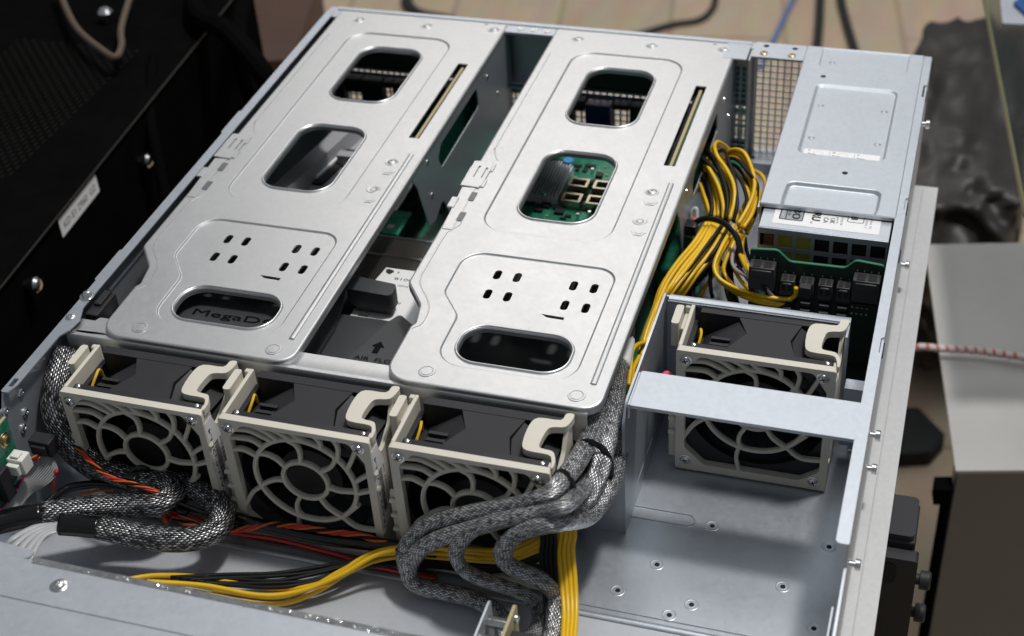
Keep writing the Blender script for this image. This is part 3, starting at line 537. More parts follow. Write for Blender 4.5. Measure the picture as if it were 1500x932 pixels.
# ------------------------------------------------------------------ riser cages
RS = thing('riser_cage', 'left riser cage, grey steel plate with two rounded windows, beside the left side wall', 'riser cage', (75,-200,87), 'steel riser cages over the rear half of the case')
outer = rpoly([(10.3,-4.8,1),(10.3,-316,7),(23.6,-334,8),(26.6,-350,2.5),(25,-353,1.2),(25,-397.2,14),(141,-397.2,10),(141,-4.8,1)])
e1 = rrect(31.8,110.6,-257.6,-35,16,8)
e2 = rpoly([(32.6,-279.6,14),(32.6,-320,11),(46.8,-339,11),(46.8,-379.8,15),(123.2,-379.8,15),(123.2,-279.6,12)],8)
w1 = rrect(47,96.2,-130.6,-52.4,15,8); w2 = rrect(47.4,96.6,-241.6,-161.6,15,8); hh = rrect(53.6,117.4,-375.6,-342,14.5,8)
slots = []
for cx,cy in [(57.1,-297.6),(68.7,-297.7),(57.1,-315.8),(68.6,-315.9),(101.4,-298.4),(113.1,-298.5),(101.3,-316.5),(113.1,-316.6)]: slots.append(rrect(cx-2.1,cx+2.1,cy-4.3,cy+4.3,2,4))
flap = [(90.8,-326.5),(94.5,-328.9),(104,-329.3),(104,-327)]
pc = rrect(123.5,130.7,-168.6,-67.8,.4,2)
sh = [circ(123.2,-230.6,1.7,14), circ(124.8,-8.6,1.3,10)]
b = B(); o1 = inset(outer,1.3)
Z = 87.0; ZS = 86.05
b.fill(o1, [e1,e2,pc]+sh, Z)
prof = [(1.3,Z),(.6,Z-.2),(.15,Z-.7),(0,Z-1.5),(0,Z-4.6),(.9,Z-4.6),(.9,Z-1.6)]
rings = [(inset(outer,d),h) for d,h in prof]
for (p,h),(q,g) in zip(rings,rings[1:]): b.strip(p,h,q,g)
for em,holes in [(e1,[w1,w2]),(e2,[hh,flap]+slots)]:
    steps = [(0,Z),(.25,Z-.1),(.95,ZS+.1),(1.25,ZS)]
    rr = [(inset(em,d),h) for d,h in steps]
    for (p,h),(q,g) in zip(rr,rr[1:]): b.strip(p,h,q,g)
    b.fill(rr[-1][0], holes, ZS)
for w in (w1,w2,hh):
    rr = [(inset(w,d),ZS+h) for d,h in [(0,0),(.4,.45),(1.1,.55),(1.8,.1),(2.2,-.9),(2.2,-3.4)]]
    for (p,h),(q,g) in zip(rr,rr[1:]): b.strip(p,h,q,g)
for q in slots+[flap]: b.strip(ccw(q), ZS, ccw(q), ZS-1)
b.strip(ccw(pc), Z, ccw(pc), Z-1.1)
for q in sh: b.strip(ccw(q), Z, ccw(q), Z-1.5)
# raised stiffening bead and fold lines
b.tube([(132.6,-188,Z),(133.2,-378,Z)], 1.75, 12, .75, sub=0)
b.tube([(15.6,-42,Z),(15.6,-160,Z),(15.8,-170,Z),(18.4,-178,Z),(21.4,-183,Z)], .45, 6, .35)
b.tube([(15.6,-308,Z),(15.8,-270,Z),(17.5,-263,Z),(20.6,-257,Z),(21,-253,Z)], .45, 6, .35)
b.tube([(15.6,-308,Z),(17.6,-316,Z),(26,-328,Z),(30.4,-338,Z),(30.6,-350,Z),(27,-355,Z)], .45, 6, .35)
tp = b.build('top_plate', STEEL, RS, ang=50)
for w in (w1,w2,hh):
    b = B(); q = inset(w,1.0); b.tube([(p[0],p[1],ZS+.5) for p in q+[q[0],q[1]]], .62, 8, .5, sub=0, cap=False); b.build('opening_rim', ALU, RS, ang=180)
b = B()
side = rpoly([(-6,82.3,0),(-6,14,2),(-150,14,3),(-164,40,6),(-180,33,4),(-191,36,4),(-203,72,6),(-210,82.3,1)],4)
b.prism(side, 140.1, 141, 'x', holes=[rpoly([(-83,78,3),(-81,62,3),(-160,61,4),(-165,71,3),(-158,78,3)],4)])
sp = b.build('side_plate', STEEL_IN, RS)
for y,z in [(-184,80),(-182,54),(-60,74),(-40,50)]:
    d = B(); d.lathe([(1.9,0),(1.8,.5),(1,.7)], (141,y,z), (1,0,0), 12); d.build('rivet', CHROME, sp)
b = B(); b.box(11.2,12.1,-250,-8,60,82.5); b.box(12.3,139.9,-9.4,-8.6,44,82.3); b.build('inner_bracket', DARKST, RS)
for x,y in [(46.8,-387.2),(127.2,-388.4)]:
    d = B(); d.lathe([(4.6,0),(4.4,.35),(3.7,.4),(3.5,.15),(3.2,.15),(3,.4),(.6,.45)], (x,y,Z-.02), n=26); d.build('flush_rivet', STEEL, RS)
for x,y in [(124.8,-209.4),(124.8,-241.4)]:
    d = B(); d.prism(circ(x,y,4.4,6), Z-.05, Z+.28); d.prism(circ(x,y,2.5,18), Z+.28, Z+.5); d.build('hex_nut', STEEL, RS, bev=.12)
for x,y in [(123.2,-198.8),(82.3,-17.9),(29.2,-17.6),(132.5,-14.6)]:
    d = B(); d.lathe([(4.3,.0),(4,.28),(3,.3),(2.6,.05),(2.5,.45),(1.9,.8),(.9,.82),(.7,.3)], (x,y,Z), n=22); d.build('screw', STEEL, RS)
d = B(); d.lathe([(4.3,.0),(4,.28),(2.9,.3),(1.75,-.1)], (123.2,-230.6,Z), n=22); d.build('screw_dish', STEEL, RS)
b = B()
b.prism([(8.2,-188),(19.6,-187),(20.8,-191),(20.8,-213),(19.4,-216.6),(8,-216)], 87.15, 87.9, holes=[rrect(12.6,14,-206,-193,.3,2), rrect(17.6,19,-206,-194,.3,2)])
b.box(7.6,12.4,-205,-194.5,87.1,87.6); b.box(19,22.4,-197,-189,87.05,87.6); b.box(19,22.4,-215,-207,87.05,87.6)
b.prism([(9.6,-217.5),(18,-217),(18,-262),(12,-262)], 87.05, 87.35)
b.box(7.4,11.6,-240,-229.5,86.6,87.9)
b.build('hinge', STEEL, RS, bev=.15)
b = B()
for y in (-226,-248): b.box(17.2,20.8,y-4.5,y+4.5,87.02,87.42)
b.build('hinge_slot', mat('shadowed_slot_steel', (.2,.2,.21), .5, .8), RS)  # slot shade put into a darker steel colour
b = B(); b.box(126.4,128.2,-166,-70,40,85.2); rb = b.build('riser_board', PCBE, RS)
b = B(); b.box(128.25,130.6,-168,-66,38,81); b.build('board_face', PCB, rb)
b = B(); b.box(122.6,126.3,-168,-66,38,79); b.build('slot_connector', BLACKP, rb)
RR = dup(RS, (75+166.7,-200,87), 'right riser cage, bright steel plate with two rounded windows, beside the yellow wire loom')

# ------------------------------------------------------------------ fans
def fan():
    F = thing('cooling_fan', 'ivory framed fan at the left end of the front row, beside the left side wall', 'fan', (29.6,-444.6,1), 'hot swap fan modules')
    X,Y,Zb = 29.6,-444.6,1
    def P(pts): return [(X+p[0],Zb+p[1]) for p in pts]
    b = B()
    op = P(rpoly([(4.6,8,13),(16,4.4,1),(70,4.4,2),(82,12,9),(82,80.5,3),(73,83,9),(14,83,9),(4.6,76,5)],4))
    op = P(rpoly([(5,17,4),(16,6,4),(68,6,4),(78.2,14,4),(78.4,70,3),(71,82,4),(12.5,82,4),(4.6,73,4)],4))
    fr = P(rrect(0,82.4,1,85,1.2,3))
    b.prism(fr, Y, Y+4.2, 'y', holes=[op])
    b.box(X,X+2.2,Y+4.3,Y+40,Zb+1,Zb+85)
    b.prism(rpoly([(Y+4.3,Zb+1,0),(Y+40,Zb+1,0),(Y+40,Zb+85,1),(Y+35,Zb+85,1),(Y+27,Zb+74,6),(Y+10,Zb+66,5),(Y+8,Zb+85,1),(Y+4.3,Zb+85,0)],4), X+80.2, X+82.4, 'x')
    fb = b.build('frame', BEIGE, F, bev=.5)
    # spiral guard
    b = B(); C0 = (42.4,49.2)
    def line(pts, w=1.3): b.tube([(X+p[0],Y+2.0,Zb+p[1]) for p in pts], w, 8, 1.9, sub=5, up=(0,1,0), cap=True)
    b.tube([(X+p[0],Y+2,Zb+p[1]) for p in circ(C0[0],C0[1],12.4,32)+[circ(C0[0],C0[1],12.4,32)[0]]], 1.35, 8, 1.9, sub=0, up=(0,1,0), cap=False)
    b.tube([(X+p[0],Y+2,Zb+p[1]) for p in circ(C0[0],C0[1],28,48)+[circ(C0[0],C0[1],28,48)[0]]], 1.35, 8, 1.9, sub=0, up=(0,1,0), cap=False)
    for s_ in [[(32.2,56.4),(28.2,61),(23.1,63.2),(17.9,63)],[(41.3,61.2),(42.2,68.5),(40.7,73.6),(36.2,76.2)],[(52,57.6),(57.6,61.5),(60.6,66),(61.4,69.6)],[(54.5,47.4),(61,46),(70.3,47.4)],
               [(48.7,38.4),(52.2,32.5),(57,28.6),(59.6,27.4)],[(38,37.6),(34.8,31),(34.4,25.4),(36.2,22.4)],[(30.2,46.8),(24.4,45.6),(17.4,41.2),(16.2,39.6)],
               [(3,76.6),(14.7,78.3),(23,75.4),(28,73)],[(3,71.4),(15.2,72),(21.2,68.6)],[(3,62.7),(10,64),(16.6,61)],[(11,83.6),(23.1,80.4),(31,75)],[(24,84),(32.5,80.4),(38.4,77)],[(37,84),(42.1,79.4),(46.6,77)],
               [(49.4,84),(54,79.6),(54.6,74.6)],[(60.9,84),(64,77.3),(62.8,68.6)],[(75,80.5),(71,70.5),(67.2,62.4)],[(83,63.5),(76.5,59.6),(70,54)],[(83.5,52.8),(76.5,49.2),(70.3,46.4)],
               [(4.4,23.6),(9.6,33),(16.4,39.8)],[(34.6,22.6),(33.4,14),(35.5,4)],[(59.6,27.4),(68,21),(83,22)],[(63,30),(70.2,38)]]: line(s_)
    gd = b.build('guard', BEIGE, F)
    # black fan body
    b = B()
    x0,x1 = X+2.3,X+80.1
    for q in [(x0,X+5,Y+6.5,Y+38.5,Zb+2,Zb+76),(X+78.2,X+80,Y+6.5,Y+39,Zb+2,Zb+66)]: b.box(*q)
    b.box(X+5,X+78.2,Y+36.5,Y+40.5,Zb+2,Zb+60)
    b.prism(P(rrect(5,80,2,84.6,1,2)), Y+4.4, Y+8.2, 'y', holes=[P(circ(C0[0],46.5,37.4,40))])
    b.box(X+6,X+80,Y+35,Y+40.4,Zb+60,Zb+84.4)
    top = [(25,8.3),(60,8.3),(56,21),(60,34.9),(27,34.9),(33,22)]
    b.prism([(X+p[0],Y+p[1]) for p in top], Zb+77, Zb+84.2)
    b.prism([(X+p[0],Y+p[1]) for p in [(5.1,8.3),(25,8.3),(33,22),(27,34.9),(5.1,34.9)]], Zb+66, Zb+69)
    b.add([(X+9,Y+9,Zb+69),(X+25,Y+9,Zb+80),(X+33,Y+22,Zb+83.8),(X+27,Y+34,Zb+82),(X+9,Y+33,Zb+70),(X+20,Y+26,Zb+80),(X+14,Y+18,Zb+77)],
          [(0,1,6),(1,2,5,6),(2,3,5),(3,4,5),(4,6,5),(4,0,6)])
    b.prism([(X+p[0],Y+p[1]) for p in [(60,8.3),(80,8.3),(80,34.9),(60,34.9),(56,21)]], Zb+64, Zb+70)
    b.add([(X+60,Y+9,Zb+82),(X+79,Y+9,Zb+76),(X+79,Y+30,Zb+73),(X+60,Y+33,Zb+84),(X+57,Y+21,Zb+83)], [(0,1,2,4),(4,2,3)])
    for k in (0,1): b.box(X+15,X+25,Y+12+k*5,Y+14+k*5,Zb+78,Zb+82); b.box(X+64,X+74,Y+11+k*5,Y+13+k*5,Zb+77,Zb+81)
    bd = b.build('body', BLACKP, F, bev=.3)
    b = B(); b.tube([(X+5.6,Y+31,Zb+70),(X+7.5,Y+27,Zb+79),(X+9,Y+21,Zb+80),(X+8,Y+14,Zb+74),(X+8,Y+11,Zb+70)], .75, 7); b.build('wire', YEL, F)
    b = B(); b.cyl((X+C0[0],Y+9,Zb+46.5),(X+C0[0],Y+35,Zb+46.5),17,32)
    for k in range(7):
        a = 2*math.pi*k/7; pts = []
        for t in range(7):
            r = 16.5+t*3.2; aa = a+t*.06
            pts += [(X+C0[0]+r*math.cos(aa),Y+11,Zb+46.5+r*math.sin(aa)),(X+C0[0]+r*math.cos(aa+.55),Y+30,Zb+46.5+r*math.sin(aa+.55))]
        b.add(pts, [(2*t,2*t+1,2*t+3,2*t+2) for t in range(6)])
    b.build('rotor', BLACKP, F)
    # latch handle
    h = [(82.3,2.5),(81.2,7.6),(78.6,11),(67.6,11.6),(64.2,16),(63.8,29.2),(66.8,35.4),(77.8,36.2),(79.4,41.4),(83.2,41.8),(83.4,37.6),(81.4,32),(75.6,30.4),(73.2,27.6),(72.4,17.4),(74,14.6),(79.8,13.8),(82,10.6),(83.2,7),(83.2,2.5)]
    hs = [(p.x,p.y) for p in smooth([Vector((q[0],q[1],0)) for q in h], 3)]
    b = B(); b.prism([(X+p[0],Y+p[1]) for p in hs], Zb+82.6, Zb+86.6); b.build('latch_handle', BEIGE, F, bev=.7, seg=3)
    b = B(); b.prism(rrect(X-7.4,X-3.2,Y+21,Y+37.5,1.5,4), Zb+70, Zb+85.5); b.box(X-3.1,X-.1,Y+24,Y+39,Zb+60,Zb+80); b.box(X-3.1,X-.1,Y+38,Y+41,Zb+76,Zb+84)
    for z in (24,34,44): b.box(X-4.4,X-.1,Y+.8,Y+3.4,Zb+z,Zb+z+2.2)
    b.box(X-4.6,X-.1,Y+3.5,Y+6,Zb+6,Zb+50)
    b.build('side_clip', BEIGE, F, bev=.6)
    for cx,cz in [(4.9,79),(76,80),(5.6,8.4),(75.6,7)]:
        d = B(); d.lathe([(3.4,0),(3.4,.35),(2.7,.5),(2.6,.15),(2.4,.9),(1.6,1.5),(.5,1.6)], (X+cx,Y,Zb+cz), (0,-1,0), 20); sc = d.build('screw', CHROME, F)
        d = B()
        for a in (.3,.3+math.pi/2):
            ca,sa = math.cos(a)*1.5,math.sin(a)*1.5; n_ = (-sa*.22,ca*.22)
            d.prism([(X+cx-ca-n_[0],Zb+cz-sa-n_[1]),(X+cx+ca-n_[0],Zb+cz+sa-n_[1]),(X+cx+ca+n_[0],Zb+cz+sa+n_[1]),(X+cx-ca+n_[0],Zb+cz-sa+n_[1])], Y-1.66, Y-1.0, 'y')
        d.build('cross_recess', HOLESHADE, sc)
    for cx in (14,77):
        d = B(); d.lathe([(1.4,0),(1.2,.7),(.5,1.1)], (X+cx-(6 if cx < 20 else 0),Y+6.3,Zb+84.6), n=12); d.build('pin', CHROME, bd)
    b = B(); b.prism([(Y+1,Zb+24),(Y+13.4,Zb+24),(Y+13.4,Zb+62),(Y+8,Zb+78),(Y+1,Zb+78)], X+82.42, X+82.56, 'x'); lb = b.build('label', PAPER, F)
    d = B(); z = Zb+32
    while z < Zb+60:
        t = random.choice((.3,.45,.7,1.0)); d.prism([(Y+5.2,z),(Y+9.2,z),(Y+9.2,z+t),(Y+5.2,z+t)], X+82.58, X+82.62, 'x'); z += t+random.choice((.3,.45,.6))
    d.build('barcode', INK, lb)
    text('FAN-0220L4', 3.0, (X+82.56,Y+4.6,Zb+26), (0,0,1), (0,-1,0), INK, lb, wid=46, depth=.05, bold=.01)
    text('I720425033 08', 2.4, (X+82.56,Y+12.6,Zb+26), (0,0,1), (0,-1,0), INK, lb, wid=34, depth=.05)
    return F
F1 = fan()
F2 = dup(F1, (121.1,-444.6,1), 'middle ivory framed fan of the front row, its guard almost fully in view')
F3 = dup(F1, (213.3,-444.6,1), 'right hand fan of the front row, guard half hidden behind silver braided cables')
F4 = dup(F1, (334.3,-339.2,0), 'lone ivory framed fan in the right bay, standing behind a flat steel shelf')
# ------------------------------------------------------------------ power supply cage, unit and distribution board
PC = thing('power_supply_cage', 'bluish steel power supply cage with a sunken square panel, in the back right corner', 'cage', (393,-100,45))
b = B(); Z = 87.6
oc = rpoly([(354,-197.4,.6),(364.2,-197.4,0),(365.8,-199.4,0),(420.8,-199.4,0),(422.6,-197.4,0),(432.2,-197.4,.6),(432.2,0,.6),(354,0,.6)],3)
e = rrect(366.8,420.2,-139.2,-51,5.5,6)
hl = rpoly([(366,-199.4,0),(420.8,-199.4,0),(422,-190,0),(422,-171,5.5),(366.4,-171,5.5),(365.6,-190,0)],6)
nt_ = rpoly([(364.8,-28,4),(423,-28,4),(423,-.5,0),(364.8,-.5,0)],5)
b.fill(oc_in := rrect(354.6,431.6,-197.4,-.3,.4,2), [e, rpoly([(366,-197.3,0),(421,-197.3,0),(422,-190,0),(422,-171,5.5),(366.4,-171,5.5),(365.6,-190,0)],6), circ(370,-40.8,1.8,16), circ(398.3,-156.3,1.8,16), nt_], Z)
def sink(c, d, cap=True, w=2.4):
    rr = [(inset(c,k*w),Z-h*d) for k,h in [(0,0),(.18,.1),(.75,.9),(1,1)]]
    for (p,h),(q,g) in zip(rr,rr[1:]): b.strip(p,h,q,g)
    if cap: b.fill(rr[-1][0], [], Z-d)
sink(e,1.3); sink(rpoly([(366,-197.3,0),(421,-197.3,0),(422,-190,0),(422,-171,5.5),(366.4,-171,5.5),(365.6,-190,0)],6),2.2); sink(nt_,.7,w=1.2)
oo = ccw(oc_in); b.strip(oo, Z, inset(oo,-.6), Z-.6); b.strip(inset(oo,-.6), Z-.6, inset(oo,-.6), Z-2.6)
for c in (circ(370,-40.8,1.8,16), circ(398.3,-156.3,1.8,16)): b.strip(c,Z,c,Z-1.5)
b.build('cage_top', STEEL2, PC, ang=50)
b = B(); b.box(354.1,355,-196,-2,2,84.9); b.box(431.4,432.2,-196,-2,2,84.9); b.box(355.1,431.3,-196,-2,41,42); b.box(355.1,431.3,-2.4,-1.3,2,84.5)
b.box(352.6,353.9,-196,-189,78,83)
b.build('cage_side', STEEL_IN, PC)
b = B(); b.box(355.2,431.2,-234,-3,2,40.8); b.build('lower_bay_blank', BLACKP, PC)
for x,y in [(373.5,-77.6),(413.4,-77.8),(373.2,-118),(413.5,-118.2),(373.4,-20.2)]:
    zz = Z-1.3 if y < -50 else Z-.7
    d = B(); d.lathe([(2.2,0),(1.9,.3),(1,.35),(.4,.4)], (x,y,zz), n=20); o = d.build('dimple', STEEL2, PC)
    d = B(); d.cyl((x-1.3,y,zz+.3),(x-1.3,y,zz+.5),.45,8); d.cyl((x+1.3,y,zz+.3),(x+1.3,y,zz+.5),.45,8); d.build('dimple_hole', HOLESHADE, o)
d = B(); d.prism(rrect(370.6,416.6,-138.6,-131.0,1.4,4), Z-1.28, Z-1.18); lb = d.build('test_label', PAPER, PC)
d = B(); d.box(386.4,386.6,-138.9,-131.3,Z-1.17,Z-1.15); d.box(401.4,401.6,-138.9,-131.3,Z-1.17,Z-1.15); d.build('divider', INKG, lb)
for x,s_ in [(373.3,'P'),(388,'Q'),(403,'V')]:
    text(s_, 2.2, (x,-133.6,Z-1.17), (1,0,0), (0,1,0), INK, lb, bold=.02); text('Test', 2.2, (x,-137.7,Z-1.17), (1,0,0), (0,1,0), INK, lb, wid=4.8, bold=.02)
stp = mat('stamp_ink', (.62,.58,.78), .6)
d = B()
for x in (379.5,394.5): d.tube([(x+3*math.cos(a*.4),-135+2.3*math.sin(a*.4),Z-1.15) for a in range(17)], .16, 4, .03, sub=0)
d.build('stamp_mark', stp, lb)

PU = thing('power_supply_unit', 'grey power supply module with white rating label and square vents, inside the steel cage', 'power supply', (393,-120,43))
b = B(); b.box(357,430.2,-218,-12,43,83.6); b.prism(rrect(357,430.2,-218,-180,.4,2),83.65,84)
def pf(y0,y1): return None
sh_ = B(); 
sh_.box(356.8,430.3,-216.8,-12,83,84); sh_.box(356.8,357.6,-216.8,-12,43,82.9); sh_.box(429.5,430.3,-216.8,-12,43,82.9); sh_.box(357.7,429.4,-216.8,-12,43,44)
sh_.grid(356.8,430.3,47.5,81.5,7,3,8.3,8.6,-218,-217,'y'); sh_.box(356.8,430.3,-218,-217,81.5,84); sh_.box(356.8,430.3,-218,-217,43,47.5)
sh_.build('casing', STEEL2, PU, bev=.2)
d = B(); d.box(367.5,388,-214,-180,47,79); d.build('transformer', YTAPE, PU, bev=1)
d = B(); d.box(359,366.5,-213.5,-185,47,76); d.build('copper_coil', mat('copper_coil', (.28,.13,.04), .45, .3), PU, bev=1)
d = B(); d.box(390,428,-212,-185,46,76); d.box(359,428,-180,-170,45,81); d.build('inner_block', BLACKP, PU)
d = B(); d.prism(rrect(363.6,424.3,-212.2,-184,.5,2), 84.02, 84.14); lb = d.build('rating_label', PAPER, PU)
zt = 84.16
d = B(); d.prism(rrect(366.8,380.6,-207.6,-192,1.2,4), zt, zt+.05); q = d.build('badge', INK, lb)
d = B(); d.prism(rrect(371,380,-207,-192.6,.8,4), zt+.07, zt+.1); d.prism(rrect(367.5,370.4,-207,-192.6,.6,4), zt+.07, zt+.1); d.build('badge_panel', SILV, q)
text('80', 6.6, (374.2,-193.2,zt+.12), (0,-1,0), (1,0,0), INK, q, wid=13, bold=.02)
text('PLUS', 2.3, (371.5,-194,zt+.12), (0,-1,0), (1,0,0), INK, q, wid=9, bold=.01)
text('TITANIUM', 1.4, (368.2,-193.4,zt+.12), (0,-1,0), (1,0,0), PAPER, q, wid=11)
text('RU', 6.4, (385.6,-196.6,zt), (0,-1,0), (1,0,0), INK, lb, wid=8.6, bold=.05); text('US', 1.8, (385,-206.4,zt), (0,-1,0), (1,0,0), INK, lb)
text('CA', 3.8, (392.2,-200.6,zt), (0,-1,0), (1,0,0), INK, lb, wid=5.6, bold=.015); text('UK', 3.8, (396,-200.6,zt), (0,-1,0), (1,0,0), INK, lb, wid=5.6, bold=.015)
text('E34218', 2, (401.8,-198.5,zt), (0,-1,0), (1,0,0), INKG, lb, wid=8); text('gov.in', 2, (399.4,-198.9,zt), (0,-1,0), (1,0,0), INKG, lb, wid=6.4)
d = B(); rr_ = rrect(405.6,414.6,-202.6,-190,1,4); d.tube([(p[0],p[1],zt+.05) for p in rr_+[rr_[0]]], .22, 4, .05, sub=0); d.build('mark_frame', INK, lb)
text('98', 5.4, (407.4,-192,zt), (0,-1,0), (1,0,0), INK, lb, wid=8, bold=.03)
text('950-1', 2, (415.6,-198.6,zt), (0,-1,0), (1,0,0), INKG, lb, wid=8); text('Part 1V', 2, (418.2,-198,zt), (0,-1,0), (1,0,0), INKG, lb, wid=9)

SOCK = mat('socket_plastic', (.04,.04,.043), .45)
PD = thing('power_distribution_board', 'upright dark green power distribution board with black sockets, standing in front of the power supply', 'circuit board', (392,-237,0))
b = B()
pr_ = rpoly([(355.6,4),(430.4,4),(430.4,80.4,2),(414.5,81.8,4),(409.5,75.8,5),(378,75.4,5),(371,82.4,4),(355.6,81,2)],5)
b.prism(pr_, -237, -235.2, 'y'); pb = b.build('board', PCBD, PD)
b = B(); L_ = ccw(pr_); i0 = [p for p in L_ if p[1] > 60]; i0.sort(key=lambda p: p[0])
b.tube([(p[0],-236.1,p[1]+.2) for p in i0], 1.0, 8, .45, sub=0); b.build('board_edge', mat('green_board_edge', (.015,.15,.075), .45), PD)
def socket(x0,x1,z0,z1,dep,kind='socket'):
    d = B(); d.box(x0,x1,-237-dep,-237.1,z0,z1); d.box(x0+1.5,x1-1.5,-237-dep-1.2,-237-dep-.1,z1-6,z1-1)
    k = d.build(kind, SOCK, PD, bev=.5)
    d = B(); w_ = (x1-x0)
    for q in range(2): d.box(x0+w_*(.14+q*.42),x0+w_*(.44+q*.42),-237-dep+.8,-239.2,z1+.02,z1+.3)
    d.build('socket_slot', HOLESHADE, k)
    d = B(); n = max(2,int((x1-x0)/3.4))
    for i in range(n):
        xx = x0+1.6+(x1-x0-3.2)*i/(n-1); d.box(xx-.35,xx+.35,-237.4,-236.2,z1+.3,z1+1.6)
    d.build('solder_pin', CHROME, k)
    return k
for x0,x1 in [(356.4,371),(414.4,429.4)]:
    socket(x0,x1,60,75.5 if x0 < 400 else 75,9)
    d = B()
    for z in (56,52): d.box(x0+1,x1-1,-240,-237.1,z,z+2.6)
    d.build('terminal_row', BLACKP, PD, bev=.3)
for x in (374.5,385,395.6,405.8):
    socket(x,x+8,58,68,8)
    d = B()
    for dx in (1.2,4.8): d.box(x+dx,x+dx+2,-246.6,-246.25,62.4,66.8)
    d.build('socket_cavity', HOLESHADE, PD)
    d = B()
    for k in range(4): d.box(x+.8,x+7.2,-241,-237.1,38+k*5.2,41.8+k*5.2)
    d.build('pin_header', BLACKP, PD, bev=.3)
    d = B()
    for k in range(4): d.box(x+1.4,x+6.6,-241.6,-241.1,40.8+k*5.2,41.5+k*5.2)
    for k in range(3): d.box(x+1+k*2.2,x+1.8+k*2.2,-238.2,-237.1,33.4,35.9)
    d.build('contact', PAPER, PD)
d = B()
for i in range(5):
    for j in range(2): d.cyl((412.5+i*2.7,-237.1,46+j*4.6),(412.5+i*2.7,-238,46+j*4.6),.8,8)
d.build('solder_joint', CHROME, PD)
d = B(); d.lathe([(2.8,0),(2.6,.8),(1.5,1.6),(.5,1.6)], (424.6,-237.1,58.5), (0,-1,0), 16); d.build('board_screw', CHROME, PD)
d = B(); d.box(385.6,392.4,-251.5,-246.1,62.5,69.5); plug = d.build('plug', BLACKP, PD, bev=.5)
b = B(); b.box(320.5,431,-292.5,-240,6,8); b.box(320.5,353.6,-239.9,-200,6,8); b.box(424,431,-300,-296,0,12); bb = b.build('dark_shade_board', PCBD, PD)  # dark boards added below the loom to stand for deep shade
d = B(); d.lathe([(2.8,0),(2.6,.8),(1.5,1.6),(.5,1.6)], (427,-283,8), n=16); d.build('board_screw', CHROME, PD)
b = B(); b.box(419.5,435,-308,-304,8,48); b.box(419.5,435.6,-308,-300,48.1,49); b.build('support_bracket', STEEL_IN, CH)

# ------------------------------------------------------------------ mainboard, coolers, shroud, cards
MB = thing('mainboard', 'large green mainboard on the case floor under the riser cages', 'circuit board', (165,-180,5))
b = B(); b.box(14,317,-384,-14,6.4,8); b.build('board', PCB, MB)
rnd = random.Random(3)
def comps(par, x0,x1,y0,y1,z,n,hmax=5):
    groups = [(BLACKP,'chip',[]),(CHROME,'capacitor_can',[]),(PCBE,'small_part',[])]
    occ = []
    for i in range(n):
        w_,h_ = rnd.uniform(1.5,7),rnd.uniform(1.5,6); x = rnd.uniform(x0,x1-w_); y = rnd.uniform(y0,y1-h_)
        if any(x < a+c+.4 and a < x+w_+.4 and y < e_+g+.4 and e_ < y+h_+.4 for a,e_,c,g in occ): continue
        occ.append((x,y,w_,h_)); groups[rnd.choice((0,0,0,1,2))][2].append((x,y,w_,h_))
    for m_,nm,L_ in groups:
        if not L_: continue
        d = B()
        for x,y,w_,h_ in L_:
            if nm == 'capacitor_can': d.cyl((x+1,y+1,z),(x+1,y+1,z+rnd.uniform(2,hmax)),1,10)
            elif nm == 'small_part': d.box(x,x+1.6,y,y+.9,z,z+.8)
            else: d.box(x,x+w_,y,y+h_,z,z+rnd.uniform(.6,hmax*.5))
        o = d.build(nm, m_, par); o['kind'] = 'stuff'
comps(MB, 142,176,-200,-20,8.05,90,14); comps(MB, 303,317,-340,-60,8.05,110,6); comps(MB, 20,130,-150,-90,8.05,60,8)
b = B()
for k in range(5): b.box(143+k*6.4,146.4+k*6.4,-202,-120,8.05,22)
b.build('memory_slot', BLACKP, MB, bev=.3)
for x0 in (24,196):
    b = B()
    for k in range(14): b.box(x0+k*7,x0+4.6+k*7,-285,-192 if x0 > 100 else -188,8.05,36); b.box(x0+1.6+k*7,x0+2.9+k*7,-280,-196,36.05,39)
    b.build('dark_filler_bank', BLACKP, MB, bev=.3)  # invented black blocks that darken the view through the cage slots
d = B(); d.box(198,217,-14,-3,9.5,32); d.build('video_port', BLUE, MB, bev=.6)
for x0,x1,zb_,zt_ in [(1.5,6,9,33),(7,20.5,21.5,33),(21,38,9,33),(46.5,92,9,33),(39,46,28,33),(100,140,9,33),(173,187.5,9,33),(188,197,25,33),(231,262,9,33),(218,230.5,29,33),(266,298,9,33)]:
    d = B(); d.box(x0,x1,-12,-3,zb_,zt_); d.build('rear_port', BLACKP, MB, bev=.5)
d = B(); d.box(308,316,-205,-196,8.05,30); d.box(305,312,-235,-222,8.05,24); d.box(306,313,-262,-246,8.05,20); d.build('power_socket', BLACKP, MB, bev=.5)

